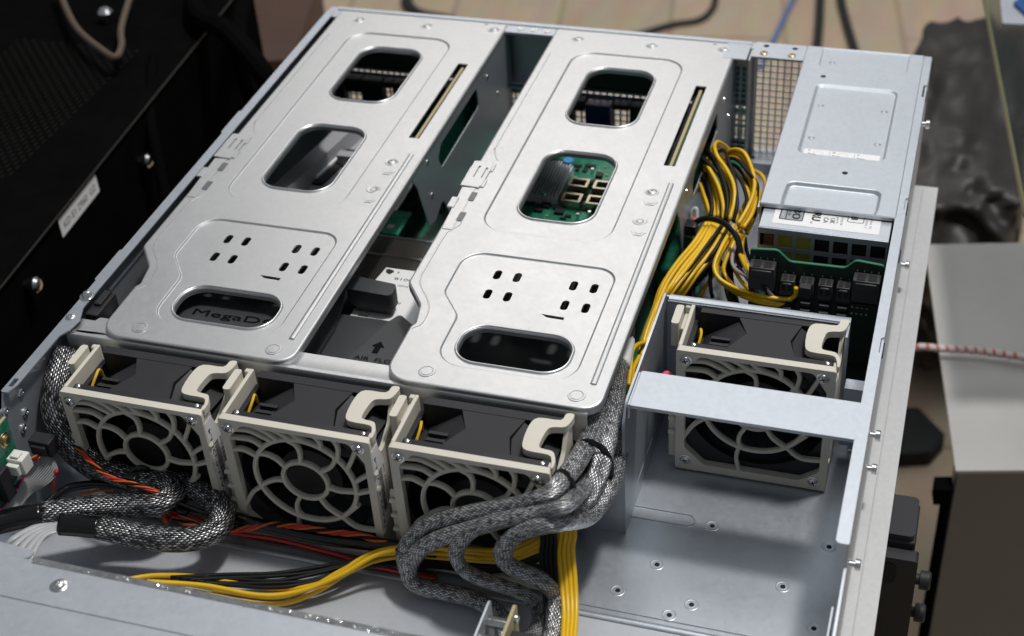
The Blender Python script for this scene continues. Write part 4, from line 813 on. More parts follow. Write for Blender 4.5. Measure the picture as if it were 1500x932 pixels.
HS = thing('processor_heatsink', 'bronze grey finned processor heatsink with a white sticker, in the gap between the riser cages', 'heatsink', (146,-262,10))
b = B(); b.box(112,190,-312,-214,9,14); b.build('base', FIN2, HS)
b = B(); teeth = B(); x = 112.4
while x < 190:
    b.box(x,x+.5,-312,-246.4,14.05,49.5); b.box(x,x+.5,-244,-226,14.05,49); teeth.box(x-.1,x+.8,-247.6,-245.4,49.55,50.3); teeth.box(x-.1,x+.8,-227.6,-225.6,49.1,50)
    x += 1.62
b.build('fin_stack', FIN, HS); o = teeth.build('fin_tabs', CHROME, HS); o['kind'] = 'stuff'
d = B(); q = [(143.4,-284),(146.6,-266),(178,-266),(178,-312),(152,-312)]
d.prism([(137.8,-258.3),(178,-258.3),(178,-311),(134,-311),(134,-285)], 49.7, 49.9); lb = d.build('sticker', PAPER, HS)
d = B(); ax_,ay_ = 141.2,-261.6; d.prism([(ax_-2.8,ay_+1.6),(ax_-.6,ay_+2.2),(ax_+2.6,ay_+1.0),(ax_+2.9,ay_-.4),(ax_+1.0,ay_-3.2),(ax_-.6,ay_-2.4),(ax_-1.9,ay_-1.4)], 49.92, 49.97); d.build('arrow_mark', INK, lb)
text('4', 3.4, (148,-260.6,49.92), (-1,0,0), (0,-1,0), INK, lb); text('0018', 3.4, (158.5,-266.8,49.92), (-1,0,0), (0,-1,0), INK, lb, wid=11.5)
text('REVE', 3.2, (159.4,-289.5,49.92), (-1,0,0), (0,-1,0), INKG, lb, wid=9); text('14', 3.2, (153.6,-295,49.92), (-1,0,0), (0,-1,0), INK, lb)
text('LUND READ', 2.4, (162,-273.5,49.92), (-1,0,0), (0,-1,0), INK, lb, wid=22)
d = B(); d.box(119,131.5,-222,-196,47.2,48.6); o = d.build('corner_board', mat('bright_green_board', (.03,.30,.17), .4, var=.4, vscale=200), HS); d = B(); d.box(122,126.5,-217,-212.5,48.7,49); d.build('corner_chip', CHROME, o)

SH = thing('air_shroud', 'charcoal plastic air shroud with a moulded air flow arrow, under the riser cages', 'air shroud', (160,-345,8))
b = B(); b.prism([(16,-382),(300,-382),(300,-287),(191,-287),(191,-313.5),(127,-313.5),(127,-287),(16,-287)], 50, 54.6)
b.box(16,300,-381.5,-379.6,10,54.4)
b.prism(rpoly([(131.5,-304,2),(160.5,-305.5,3),(160,-294,3),(131.5,-291,4)],4), 54.65, 66.5)
b.box(135,157,-303,-297,50,60)
b.prism(rpoly([(143.5,-381,1),(186,-381,0),(186,-326,1),(168,-312.5,2),(163,-322,1),(158,-343,4)],4), 54.65, 60)
b.prism(rpoly([(20,-381,2),(134,-381,2),(134,-330,4),(126,-288,4),(20,-288,2)],3), 54.65, 57.6)
b.prism(rpoly([(192,-381,2),(298,-381,2),(298,-288,4),(192,-288,2)],3), 54.65, 57.6)
b.build('shell', GREYP, SH, bev=.8)
d = B(); d.box(141.5,147.5,-313,-309.6,54.62,54.9); d.build('slot_hole', HOLESHADE, SH)
d = B(); ax_,ay_ = 166.4,-344; d.prism([(ax_-1.6,ay_-5),(ax_+1.6,ay_-5),(ax_+1.6,ay_+.6),(ax_+3.6,ay_+.6),(ax_,ay_+5),(ax_-3.6,ay_+.6),(ax_-1.6,ay_+.6)], 60.05, 60.5); d.build('arrow_mark', EMB, SH)
text('AIR  FLOW', 4.4, (156.6,-356.2,60.05), (1,0,0), (0,1,0), EMB, SH, wid=28, depth=.4)
d = B(); d.prism(rpoly([(44,-376,3),(130,-376,3),(130,-338,3),(44,-338,3)],4), 57.65, 74); d.build('raised_panel', GREYP, SH, bev=.8)
text('MegaDC', 7.6, (58.5,-355.2,74.05), (1,0,0), (0,1,0), EMB, SH, wid=52, depth=.4)

XC = thing('expansion_card', 'green card with grey heatsink, seen through the lower window of the right riser cage', 'circuit board', (236,-160,44))
b = B(); b.box(194,296,-182,-100,43,44.6); b.build('board', PCB, XC)
comps(XC, 198,290,-180,-110,44.65,420,5)
b = B(); b.box(197,220,-164,-124,44.7,50.5)
for k in range(11): b.box(197.2+k*2.1,198.2+k*2.1,-164,-124,50.55,53)
b.build('heatsink', FIN2, XC)
for x,y in [(222,-147),(238.5,-147),(222,-165),(238.5,-165)]:
    d = B(); d.prism(rrect(x,x+13,y,y+10,.8,3), 44.7, 50, holes=[rrect(x+1.8,x+11.2,y+1.6,y+8.2,.6,3)]); o = d.build('connector_cage', GOLD, XC)
    d = B(); d.box(x+2,x+11,y+1.8,y+8,44.7,47.5); d.build('connector_cavity', BLACKP, o)
d = B(); d.cyl((216.5,-124,44.7),(216.5,-124,54.5),3.4,18); d.build('capacitor', BLUEB, XC)
d = B(); d.cyl((214,-154,53),(214,-154,54.4),3,18); d.cyl((212,-165,53),(212,-165,55),2,14); d.build('spring_screw', CHROME, XC)
XB = thing('drive_bracket', 'grey slotted bracket, seen through the lower window of the left riser cage', 'bracket', (50,-130,30))
b = B(); b.box(26,110,-190,-80,30,31); b.prism([(24,-185),(36,-185),(54,-80),(42,-80)], 31.05, 44); b.box(50,110,-128,-121,31.05,40)
b.build('plate', mat('pale_grey_bracket', (.40,.40,.42), .45, .1), XB)
d = B(); d.prism(rpoly([(31,-154,2),(49,-154,2),(57,-108,2),(39,-108,2)],3), 31.05, 33); o = d.build('socket', BLACKP, XB, bev=.4)
d = B()
for k in range(3): d.prism([(35.4+k*3.1,-149),(37.2+k*3.1,-149),(44,-113) if k == 0 else (44+k*3.1,-113),(42.2+k*3.1,-113)], 33.05, 34.6)
d.build('contact_strip', PAPER, o)
d = B(); d.box(66,108,-182,-142,31.05,34); d.build('dark_block', BLACKP, XB)

SW = thing('intrusion_switch', 'small black switch block with a silver rivet on the left side wall', 'switch', (9,-366,60))
b = B(); b.box(6.6,14.5,-379,-357.5,58,83.5); b.box(8,12.5,-371,-358,83.6,85.2); b.box(15,18,-377,-364,62,74); b.build('block', BLACKP, SW, bev=.5)
d = B(); d.lathe([(4.2,0),(4.2,.4),(2.9,.5),(2.8,1.6),(1.8,2.9),(.5,3.2)], (3.2,-368.3,87.05), n=20); d.build('rivet', CHROME, SW)
d = B(); d.lathe([(1.3,0),(1.2,.5),(.5,1)], (18.1,-367,72), (1,0,0), 10); d.lathe([(1.3,0),(1.2,.5),(.5,1)], (16,-377.2,66), (0,-1,0), 10); d.build('pin', CHROME, SW)
b = B(); vs = [(15.5,-364,76),(19.5,-370,66),(24,-341,76),(28,-347,66)]; b.prism([(15.2,-366),(25,-340),(27.6,-341),(18.4,-367)], 74, 74.3)
LB = b.build('barcode_tag', PAPER, None, (20,-353,74)); tag(LB, 'white barcode sticker peeking out beside the left riser cage behind the black switch block', 'label')
d = B()
for k in range(13):
    t = .15+k*.055; x,y = 15.6+9.6*t,-365+25*t; d.prism([(x+.5,y),(x+2.2,y-.7),(x+2.4,y-.3-rnd.uniform(0,.4)),(x+.7,y+.5)], 74.32, 74.38)
o = d.build('barcode', INK, LB)

# ------------------------------------------------------------------ cables
def sleeve(nm, path, r, rb, par, up=(0,0,1), m_=None):
    d = B(); d.tube(path, r, 18, rb, sub=8, up=up); return d.build(nm, m_ or BRAID, par, ang=180)
BL = thing('braided_cable_loom', 'grey braided cables curling between the left wall and the first fan, with black taped ends', 'cable', (100,-460,20), 'braided cable looms')
sleeve('sleeve', PATHS['bl1'][0], 7.4, 5.6, BL); sleeve('sleeve', PATHS['blA'][0], 7.2, 6.4, BL, (0,.3,1)); sleeve('sleeve', PATHS['blB'][0], 7.2, 6.4, BL, (0,.3,1))
p2 = [(p[0]-4,p[1]+2,p[2]-10) for p in PATHS['bl1'][0]]; sleeve('sleeve', p2, 5.5, 4.4, BL)
for k in ('blAt','blBt'):
    d = B(); d.tube(PATHS[k][0], 7.3, 16, 5.9, sub=6, up=(0,.3,1)); d.build('tape_wrap', BLACKG, BL, ang=180)
for L_ in PATHS['white']:
    d = B(); d.tube(L_, 1.8, 8, .8, sub=8); d.build('flat_wire', WHW, BL, ang=180)
c = Vector(PATHS['blA'][0][0]); d = B(); d.tube([c+Vector((8.2*math.cos(a)*.55,8.2*math.cos(a)*.5,8.2*math.sin(a)*1.05)) for a in [k*2*math.pi/20 for k in range(21)]], 2.2, 8, 1.6, sub=0, up=(.7,-.7,0)); d.box(c.x-4,c.x+3,c.y-8,c.y-3,c.z+3,c.z+9); d.build('cable_tie', TIE, BL, bev=.6)

BR = thing('braided_cable_loom', 'silver braided cables tied beside the fan bay wall, folding into loops', 'cable', (280,-440,20), 'braided cable looms')
sleeve('sleeve', PATHS['rA'][0], 5.2, 4.4, BR, (.2,.5,1), BRAID2); sleeve('sleeve', PATHS['rB'][0], 5.2, 4.3, BR, (.2,.5,1), BRAID2); sleeve('sleeve', PATHS['rC'][0], 4.2, 3.6, BR, (.2,.5,1), BRAID2); sleeve('sleeve', PATHS['rD'][0], 5.0, 4.2, BR, (.2,.5,1), BRAID2)
pb_ = [Vector(p) for p in PATHS['rB'][0][:2]]
d = B(); d.tube([pb_[0],pb_[0].lerp(pb_[1],.5),pb_[1]], 5.9, 16, 5, sub=5); d.build('paper_wrap', PAPER, BR, ang=180)
for cc,rx,ry_,dirv in [((307.5,-411,64),9.5,14,(-.15,-1,.05)),((301,-446,73),8.5,13,(-.55,-.8,.35))]:
    t = Vector(dirv).normalized(); a_ = t.cross(Vector((0,0,1))).normalized(); u_ = a_.cross(t).normalized(); cc = Vector(cc)
    d = B(); d.tube([cc+a_*(rx*math.cos(k*2*math.pi/28))+u_*(ry_*math.sin(k*2*math.pi/28)) for k in range(29)], 2.3, 8, .8, sub=0, up=t)
    h_ = cc+a_*rx*-.93+u_*-3; h_ = cc+a_*rx*.95 if True else h_
    d.box(h_.x-3,h_.x+4,h_.y-4,h_.y+3,h_.z-1,h_.z+6); d.tube([h_+Vector((1,-2,3)),h_+Vector((8,-4,6))], 1.8, 6, .7, sub=0)
    d.build('cable_tie', TIE, BR, bev=.4)

def wire(nm, path, r, m_, par, n=8): 
    d = B(); d.tube(path, r, n, sub=7); return d.build(nm, m_, par, ang=180)
RBN = thing('power_wire_flat', 'flat run of yellow and black wires dropping beside the silver braided loops', 'cable', (310,-460,25))
for L_ in PATHS['ry']: wire('yellow_wire', L_, 1.28, YEL, RBN)
for L_ in PATHS['rk']: wire('black_wire', L_, 1.28, BLK, RBN)
HW = thing('power_wire_bundle', 'yellow and black wires lying along the case floor, tucked under the front lid', 'cable', (190,-460,10))
for L_ in PATHS['hy']: wire('yellow_wire', L_, 1.3, YEL, HW)
for L_ in PATHS['hk']: wire('black_wire', L_, 1.1, BLK, HW)
def twist(nm, path, cols, par, r=.75, rad=1.05, pitch=16, par_labels=None):
    P_ = smooth(path, 14); 
    for j,(m_,nm_) in enumerate(cols):
        L = 0; q = []
        for i,p in enumerate(P_):
            t = (P_[min(i+1,len(P_)-1)]-P_[max(i-1,0)]).normalized(); sd = t.cross(Vector((0,0,1))).normalized(); u2 = sd.cross(t)
            if i: L += (P_[i]-P_[i-1]).length
            a = 2*math.pi*(L/pitch+j/len(cols)); q.append(p+sd*rad*math.cos(a)+u2*rad*math.sin(a))
        d = B(); d.tube(q, r, 7, sub=0); d.build(nm_, m_, par, ang=180)
cols = [(ORA,'orange_wire'),(RED,'red_wire'),(ORA,'orange_wire'),(BLK,'black_wire')]
OW = thing('twisted_wire_pair', 'twisted orange and red wires with a white plug, over the braided cable at left', 'cable', (50,-455,45), 'twisted orange wires')
twist('t', PATHS['or1'][0], cols, OW, .56, .85, 24)
d = B(); d.box(8.2,17.5,-474,-466,50,60); d.box(9,16,-477,-474.1,51.5,58); d.box(10,15,-473,-468,60.1,61.5); d.build('plug', WHITEP, OW, bev=.5)
OW2 = thing('twisted_wire_pair', 'twisted orange and red wires lying along the foot of the fan row', 'cable', (150,-448,12), 'twisted orange wires')
twist('t', PATHS['or2'][0], cols, OW2, .74, 1.05, 27)
twist('t', [(75,-449,34),(80,-455,26),(84,-459,18),(82,-453,14)], cols[:3], OW2, .6, .9)
wire('orange_wire', [(31.7,-455.5,22),(41.9,-449.8,22),(56.2,-446.3,22),(66,-447,22),(76,-450,20),(84,-453,14)], .75, ORA, OW2); wire('red_wire', [(33,-457,20),(43,-452,19),(56,-449,20),(68,-448,19),(80,-452,14)], .75, RED, OW2)
SLV = [(19,-470,24),(23.2,-460.6,26),(28.8,-454.4,26),(42,-448.6,25),(63.5,-448,24),(80,-449,20),(92,-449,16)]
RW = thing('red_wire_pair', 'thin red wire and brown wire curving over the floor under the middle fan', 'cable', (140,-450,4))
wire('red_wire', PATHS['red'][0], 1.15, RED, RW); wire('brown_wire', PATHS['red'][1], .7, BROWNW, RW)
b = B(); b.tube(PATHS['tube'][0], 3.5, 16, sub=14); b.tube(SLV, 2.4, 12, sub=10); TB = b.build('sleeved_cable', BLACKG, None, PATHS['tube'][0][2], ang=180); tag(TB, 'glossy black sleeved cable lying along the foot of the front fans', 'cable')
# grey ribbon cable
e1_ = smooth(PATHS['rib1'][0], 8); e2_ = smooth(PATHS['rib2'][0], 8)
RC = thing('ribbon_cable', 'grey flat ribbon cable with a magenta edge folding down by the left wall', 'cable', (15,-470,40))
b = B()
for k in range(1,12): b.tube([p.lerp(q,k/11) for p,q in zip(e1_,e2_)], .5, 6, .5, sub=0)
b.build('conductors', RIB, RC, ang=180)
b = B(); b.tube(e1_, .62, 6, .55, sub=0); b.build('magenta_wire', MAG, RC, ang=180)
d = B(); d.box(9,22,-456,-448,47,57); d.box(11,20,-458,-456.1,49,55); d.build('socket', BLACKP, RC, bev=.6)
wire('red_wire', PATHS['pk'][0], 1.1, RED, RC)
SB = thing('small_circuit_board', 'small green circuit board screwed to the left wall at the front corner', 'circuit board', (5,-475,45))
b = B(); b.prism([(-500,30),(-463,44),(-462,78),(-500,78)], 5, 6.6, 'x'); b.build('board', PCB, SB)
b = B(); b.prism([(-500,78),(-462,78),(-462,78.7),(-500,78.7)], 5, 6.6, 'x'); b.build('board_edge', PCBE, SB)
d = B(); d.lathe([(4.4,0),(4.3,.3),(3.2,.35),(3,1.4),(2,2.2),(.6,2.2)], (6.6,-468.5,68), (1,0,0), 20); d.build('gold_screw', BRASS, SB)
d = B(); d.box(6.7,12,-486,-478,40,60); d.box(6.7,9,-474,-468,34,40); d.build('socket', BLACKP, SB, bev=.5)

# main loom of the power supply
LM = thing('power_wire_loom', 'big tied loom of yellow and black wires beside the power supply cage', 'cable', (335,-160,20))
for L_ in PATHS['ly']+PATHS['my']: wire('yellow_wire', L_, 1.32, YEL, LM)
for L_ in PATHS['lk']+PATHS['mk']: wire('black_wire', L_, 1.25, BLK, LM)
rn2 = random.Random(11)
def jit(L_, s_): 
    o = Vector((rn2.uniform(-s_,s_),rn2.uniform(-s_,s_),-rn2.uniform(2,5))); return [Vector(p)+o for p in L_]
for L_ in PATHS['ly'][:8]+PATHS['my'][:6]: wire('yellow_wire', jit(L_,2.0), 1.3, YEL, LM)
for L_ in PATHS['lk'][:3]+PATHS['mk'][:4]: wire('black_wire', jit(L_,2.0), 1.25, BLK, LM)
for k,m_ in [('grey_wire',GRYW),('teal_wire',TEAL),('purple_wire',PUR),('redw',RED),('greyw',GRYW)]:
    for L_ in PATHS[k]: wire({'redw':'red_wire','greyw':'grey_wire'}.get(k,k), L_, 1.15, m_, LM)
for L_ in PATHS['yd']: wire('yellow_wire', L_, 1.3, YEL, LM)
ct = Vector((329,-188,52)); d = B()
tp_ = [(312,-185,50),(314,-183.6,58),(320,-184.8,62.5),(328,-188,64.5),(336,-192.5,63.5),(342,-197.5,59),(345,-202.5,50),(344,-203,42),(334,-196,38),(320,-188,40),(312,-185,46)]
d.tube(tp_, 2.1, 8, .8, sub=6, up=(.3,-1,.3)); d.box(308,315,-190,-182,52,59); d.build('cable_tie', TIE, LM, bev=.4)
d = B(); d.tube([(310,-176,50),(309,-173,58),(312,-172,60),(314,-180,52)], 1.3, 7, sub=6); d.build('white_wire', WHW, LM, ang=180)
d = B(); d.tube([(311.5,-176,56),(313.5,-184,52)], 1.5, 7, sub=0); d.build('red_wire', ORA, LM, ang=180)
d = B(); d.box(305,312,-186,-178,30,48); d.build('green_plug', PCB, LM)
d = B(); d.lathe([(3.2,0),(3,4),(1.5,5.5)], (329,-338,62), (0,0,1), 14); PK = d.build('pink_connector', PINK, None, (329,-338,62)); tag(PK, 'small pink plug between the lone right fan and the fan bay wall', 'plug')

# little standoff bracket at the front edge
SBK = thing('standoff_bracket', 'small silver bracket with hex post, in front of the braided loops at the bottom edge', 'bracket', (287,-505,0))
b = B(); b.prism(rpoly([(-536,0,0),(-496.5,0,2),(-496.5,51,2),(-536,51,0)],3), 279.4, 280.4, 'x'); b.build('plate', STEEL2, SBK)
b = B(); b.cyl((280.5,-504,44),(291.6,-504,44),2.9,6); b.cyl((280.5,-514,40),(284,-514,40),4,18); b.build('hex_post', CHROME, SBK, bev=.2)
b = B(); b.prism(rpoly([(-536,0,0),(-497,0,2),(-497,52,2),(-536,52,0)],3), 291.7, 293.2, 'x'); b.build('board', PCBE, SBK)
b = B(); b.box(293.3,303,-530,-506,30,44); b.build('socket', BLACKP, SBK, bev=.5)
b = B(); b.lathe([(2.2,0),(2,1.2),(1,1.8)], (293.3,-501,46), (1,0,0), 12); b.build('screw', CHROME, SBK)
# ------------------------------------------------------------------ what stands around the server
LC = thing('lower_chassis', 'plain grey server case under the open one, showing as a flange along the right side', 'server case', (220,-330,-45))
b = B(); b.box(-4,452.6,-660,-20,-3.6,-2.4); b.box(-4,440,-660,-22,-88,-3.7); b.box(451.6,452.6,-660,-20,-14,-3.7)
b.tube([(442.5,-640,-2.4),(442.5,-24,-2.4)], .5, 6, .35, sub=0)
b.build('case', PAINT, LC, bev=.3)
b = B(); b.prism(rpoly([(440.2,-356,1),(466,-356,3),(466,-326,3),(440.2,-326,1)],4), -9, -5.2); b.prism(rpoly([(440.2,-86,0),(470,-86,0),(469.4,-14,2),(440.2,-14,0)],3), -365, -357, 'y')
b.box(440.2,467,-356.8,-327,-86,-9.2)
ear = b.build('black_end_bracket', BLACKP, LC, bev=1)
d = B(); d.prism(rrect(451,459,-33,-18,3.5,5), -365.4, -365.05, 'y'); d.build('bracket_slot', HOLESHADE, ear)
for z in (-34,-60):
    d = B(); d.lathe([(3,0),(3,3),(5.2,3.2),(5.2,8),(4,9)], (468.5,-358,z), (1,0,0), 16); d.build('thumb_screw', BLACKP, ear)
b = B(); b.box(10,425,-640,-40,-649.8,-88.2); tb = b.build('table', mat('dark_bench', (.02,.02,.02), .7)); tag(tb, 'dark support under the stacked server cases', None, None, 'structure')

fm = bpy.data.materials.new('beige_floor_boards'); fm.use_nodes = True; nt = fm.node_tree; p = nt.nodes['Principled BSDF']; N = nt.nodes.new; Lk = nt.links.new
tc = N('ShaderNodeTexCoord'); mp = N('ShaderNodeMapping'); mp.inputs['Scale'].default_value = (1.6,1.6,1.6); mp.inputs['Rotation'].default_value = (0,0,1.4); Lk(tc.outputs['Object'], mp.inputs['Vector'])
br = N('ShaderNodeTexBrick'); br.inputs['Scale'].default_value = 1; br.inputs['Brick Width'].default_value = 1.1; br.inputs['Row Height'].default_value = .32; br.inputs['Mortar Size'].default_value = .008
br.inputs['Color1'].default_value = (.50,.385,.27,1); br.inputs['Color2'].default_value = (.54,.42,.30,1); br.inputs['Mortar'].default_value = (.42,.30,.21,1); Lk(mp.outputs['Vector'], br.inputs['Vector'])
nz = N('ShaderNodeTexNoise'); nz.inputs['Scale'].default_value = 7; nz.inputs['Detail'].default_value = 6; mp2 = N('ShaderNodeMapping'); mp2.inputs['Scale'].default_value = (4,1,1); Lk(tc.outputs['Object'], mp2.inputs['Vector']); Lk(mp2.outputs['Vector'], nz.inputs['Vector'])
mx = N('ShaderNodeMix'); mx.data_type = 'RGBA'; mx.blend_type = 'OVERLAY'; mx.inputs['Factor'].default_value = .25; Lk(br.outputs['Color'], mx.inputs['A']); Lk(nz.outputs['Color'], mx.inputs['B'])
hs_ = N('ShaderNodeHueSaturation'); hs_.inputs['Saturation'].default_value = .95; Lk(mx.outputs['Result'], hs_.inputs['Color']); Lk(hs_.outputs['Color'], p.inputs['Base Color']); p.inputs['Roughness'].default_value = .7; p.inputs['Specular IOR Level'].default_value = .2
b = B(); b.add([(-6000,-4000,-650),(6000,-4000,-650),(6000,9000,-650),(-6000,9000,-650)], [(0,1,2,3)]); fo = b.build('floor', fm); tag(fo, 'beige wood look floor far below the servers', None, None, 'structure')

RACKM = mat('black_case_paint', (.004,.004,.004), .9, 0, .1, 900, .2, 30, spec=.0)
RK = thing('equipment_case', 'tall black equipment case with a perforated top and a white label strip, on the left', 'equipment case', (-350,-250,0))
b = B(); sl = lambda y: -142-(y+271)*28/357
def quad(xa,y0,y1,inx=0): return [(xa,y0),(sl(y0)-inx,y0),(sl(y1)-inx,y1),(xa,y1)]
b.prism(quad(-800,-1000,215), -3, 0)
for k in range(5): b.prism(quad(-800,-1000,213,2), -3.2-k*128-125.8, -3.2-k*128)
b.build('case', RACKM, RK, bev=1.5)
d = B()
for i in range(26):
    for j in range(22):
        x = -330+i*4.6+j*1.2*0; y = -150+j*9.4
        if x < sl(y)-18: d.box(x,x+1.6,y+(i%2)*4.5,y+5.2+(i%2)*4.5,.05,.5)
o = d.build('perforated_vent', mat('worn_black_steel', (.010,.009,.008), .8, 0, spec=.05), RK); o['kind'] = 'stuff'
def onside(y0,y1,z0,z1,off,thick):
    return [(sl(y0)+off,y0,z0),(sl(y1)+off,y1,z0),(sl(y1)+off,y1,z1),(sl(y0)+off,y0,z1)]
d = B(); q0 = onside(-185,-123,-20,-4.5,-1.8,0); q1 = onside(-185,-123,-20,-4.5,-1.5,0); d.add(q0+q1, [(0,1,2,3),(4,5,6,7),(0,1,5,4),(1,2,6,5),(2,3,7,6),(3,0,4,7)]); lb = d.build('label_strip', PAPER, RK)
d = B()
for k in range(1,5): q0 = onside(-700,200,-k*128-1.4,-k*128-.2,-1.9,0); q1 = onside(-700,200,-k*128-1.4,-k*128-.2,-1.0,0); d.add(q0+q1, [(0,1,2,3),(4,5,6,7),(0,1,5,4),(1,2,6,5),(2,3,7,6),(3,0,4,7)])
q0 = onside(-700,200,-.8,.3,.1,0); q1 = onside(-700,200,-.8,.3,.8,0); d.add(q0+q1, [(0,1,2,3),(4,5,6,7),(0,1,5,4),(1,2,6,5),(2,3,7,6),(3,0,4,7)])  # lighter strip along the top edge, a bevel highlight put into colour
d.build('seam_and_highlight', mat('edge_highlight_paint', (.03,.028,.025), .5, .2), RK)
dirv = Vector((-28,357,0)).normalized()
text('KD E1 2960  G2', 8, (sl(-180)-1.4,-180,-15.5), dirv, (0,0,1), INKG, lb, wid=52, depth=.1)
for y,z in [(-57,-34),(-243,-20)]:
    d = B(); d.lathe([(3.4,0),(3.4,4),(5.6,5),(5.8,9),(4,11),(1,11.6)], (sl(y)-2,y,z), (1,.1,.1), 18); d.build('latch_knob', CHROME, RK)
d = B(); d.lathe([(4,0),(4,4),(6.4,5),(6.6,10),(4,13),(1,13.4)], (-268,100,0), (0,0,1), 18); d.build('latch_knob', CHROME, RK)
TAN = mat('tan_cable', (.085,.06,.04), .65)
d = B(); d.tube([(-329,125,18),(-270,56,18),(-222,19,18),(-206,12,18),(-212,32,18),(-226,58,20),(-250,125,24)], 3, 8); o = d.build('tan_cable', TAN, None, (-222,19,5)); tag(o, 'tan cord looped over the top of the black equipment case', 'cord')
d = B(); d.tube([(-205,160,20),(-178,104,14),(-134,73,16),(-95,43,4),(-62,40,-60)], 9, 10); d.tube([(-160,165,10),(-140,100,2),(-118,60,-20),(-100,48,-90)], 8, 10); o = d.build('black_cable', RACKM, None, (-134,73,10)); tag(o, 'thick black cables hanging off the back of the black case at top left', 'cable')
d = B(); d.tube([(-190,40,4),(-165,-20,-10),(-141,-60,-40),(-120,-100,-100),(-118,-160,-160)], 4.5, 10); o = d.build('black_cable', RACKM, None, (-165,-20,0)); tag(o, 'black cable drooping down the side of the black case next to the chrome knob', 'cable')
b = B(); b.prism(rpoly([(-520,500,10),(-340,560,10),(-400,800,10),(-580,740,10)],4), -650, -300); b.prism(rpoly([(-522,498,10),(-338,558,10),(-398,802,10),(-582,742,10)],4), -299.8, -285)
BX = b.build('brown_box', mat('brown_wood', (.07,.028,.015), .5, var=.25, vscale=12, stretch=(1,1,6)), None, (-460,650,-650), bev=3); tag(BX, 'reddish brown wooden box behind the black cables at the top left', 'box')
bk = mat('cable_rubber', (.015,.015,.016), .5)
def cord(nm, pts, r, m_, lab): 
    d = B(); d.tube(pts, r, 10); o = d.build(nm, m_, None, pts[1]); tag(o, lab, 'cord')
cord('floor_cable', [(-110,1370,-645),(-86,1385,-645),(-40,1428,-645),(4,1455,-645),(18,1507,-645),(14,1580,-645),(30,1750,-645)], 6, bk, 'black cord curving on the floor behind the right riser cage')
cord('floor_cable', [(136,1300,-646),(142,1375,-646),(147,1470,-646),(156,1600,-646),(175,1750,-646)], 5, mat('blue_cable', (.12,.2,.42), .5), 'pale blue cord on the floor behind the perforated panel')
cord('floor_cable', [(226,1260,-644),(221,1367,-644),(211,1480,-644),(198,1600,-644),(190,1750,-644)], 8, bk, 'left of the two black cords on the floor behind the power supply cage')
cord('floor_cable', [(310,1260,-644),(288,1367,-644),(257,1489,-644),(233,1600,-644),(220,1750,-644)], 8, bk, 'right of the two black cords on the floor behind the power supply cage')
cord('floor_cable', [(-575,1700,-642),(-554,1470,-642),(-528,1404,-642),(-492,1377,-642),(-430,1362,-642),(-330,1300,-642)], 11, bk, 'short thick black cord on the floor behind the left riser cage')

CB = thing('grey_cabinet', 'grey metal cabinet with a flat top standing on the floor to the right', 'cabinet', (680,200,-650))
A_ = Vector((447,268,0)); D_ = Vector((495.1,-35.6,0)); dx = Vector((.97,.245,0))*460
cab = [(D_.x,D_.y),(D_.x+dx.x,D_.y+dx.y),(A_.x+dx.x,A_.y+dx.y),(A_.x,A_.y)]
b = B(); b.prism(cab, -253, -250); b.build('cabinet_top', mat('grey_cabinet_paint', (.44,.425,.41), .5, 0, .05, 500, .06, 8), CB, bev=1.5)
def cpt(u,v): return (D_.x+(A_.x-D_.x)*v+dx.x*u, D_.y+(A_.y-D_.y)*v+dx.y*u)
b = B(); b.prism([cpt(.003,.004),cpt(.997,.004),cpt(.997,.06),cpt(.003,.06)], -640, -253.2); b.prism([cpt(.27,.061),cpt(.997,.061),cpt(.997,.99),cpt(.27,.99)], -640, -253.2); b.build('body', mat('dark_grey_cabinet_paint', (.16,.15,.138), .55, var=.06, vscale=8), CB, bev=1)
d = B(); d.prism([cpt(-.012,.0),cpt(.001,.0),cpt(.001,.05),cpt(-.012,.05)], -640, -292); d.prism([cpt(-.03,-.01),cpt(.001,-.01),cpt(.001,.04),cpt(-.03,.04)], -284, -268); d.build('side_strip', RACKM, CB, bev=2)
WRAP = mat('black_plastic_film', (.032,.028,.025), .45, 0, .0, var=.35, vscale=8, spec=.45)
def lump(nm, c, s_, seed, m_, lab, cat, sub=5, amp=.22, freq=2.2):
    from mathutils import noise
    bm = bmesh.new(); bmesh.ops.create_cube(bm, size=2); bmesh.ops.subdivide_edges(bm, edges=bm.edges, cuts=2**sub-1, use_grid_fill=True)
    b = B(); vs = []
    for v in bm.verts:
        p = v.co.copy(); q = p.normalized()*1.12; p = p.lerp(q, .35)
        w_ = Vector((p.x*s_[0],p.y*s_[1],p.z*s_[2]))/95
        n1 = noise.noise(w_*1.1+Vector((seed,0,0))); n2 = 1-abs(noise.noise(w_*1.5+Vector((0,seed,3))+Vector((n1,n1,0))*.6))*2.4; n3 = 1-abs(noise.noise(w_*3.1+Vector((5,seed,1))+Vector((0,n2,n1))*.5))*2.4
        p += p.normalized()*(amp*.6*n1+amp*.36*n2+amp*.26*n3)
        vs.append((c[0]+p.x*s_[0],c[1]+p.y*s_[1],max(c[2]+p.z*s_[2], -649.5)))
    bm.verts.index_update(); b.add(vs, [[v.index for v in f.verts] for f in bm.faces]); bm.free()
    o = b.build(nm, m_, None, (c[0],c[1],-650), ang=180); tag(o, lab, cat); return o
lump('plastic_bag', (472,775,-500), (74,250,122), 3.3, WRAP, 'crumpled shiny black plastic bag on the floor behind the grey cabinet', 'bag')
b = B(); b.prism(rpoly([(440,468,6),(464,474,6),(499,431,8),(484,398,8),(440,384,6)],4), -649, -628); o = b.build('black_pouch', mat('black_fabric', (.012,.012,.013), .8), None, (465,430,-649), bev=6, seg=3); tag(o, 'small black pouch lying on the floor between the server and the grey cabinet', 'pouch')
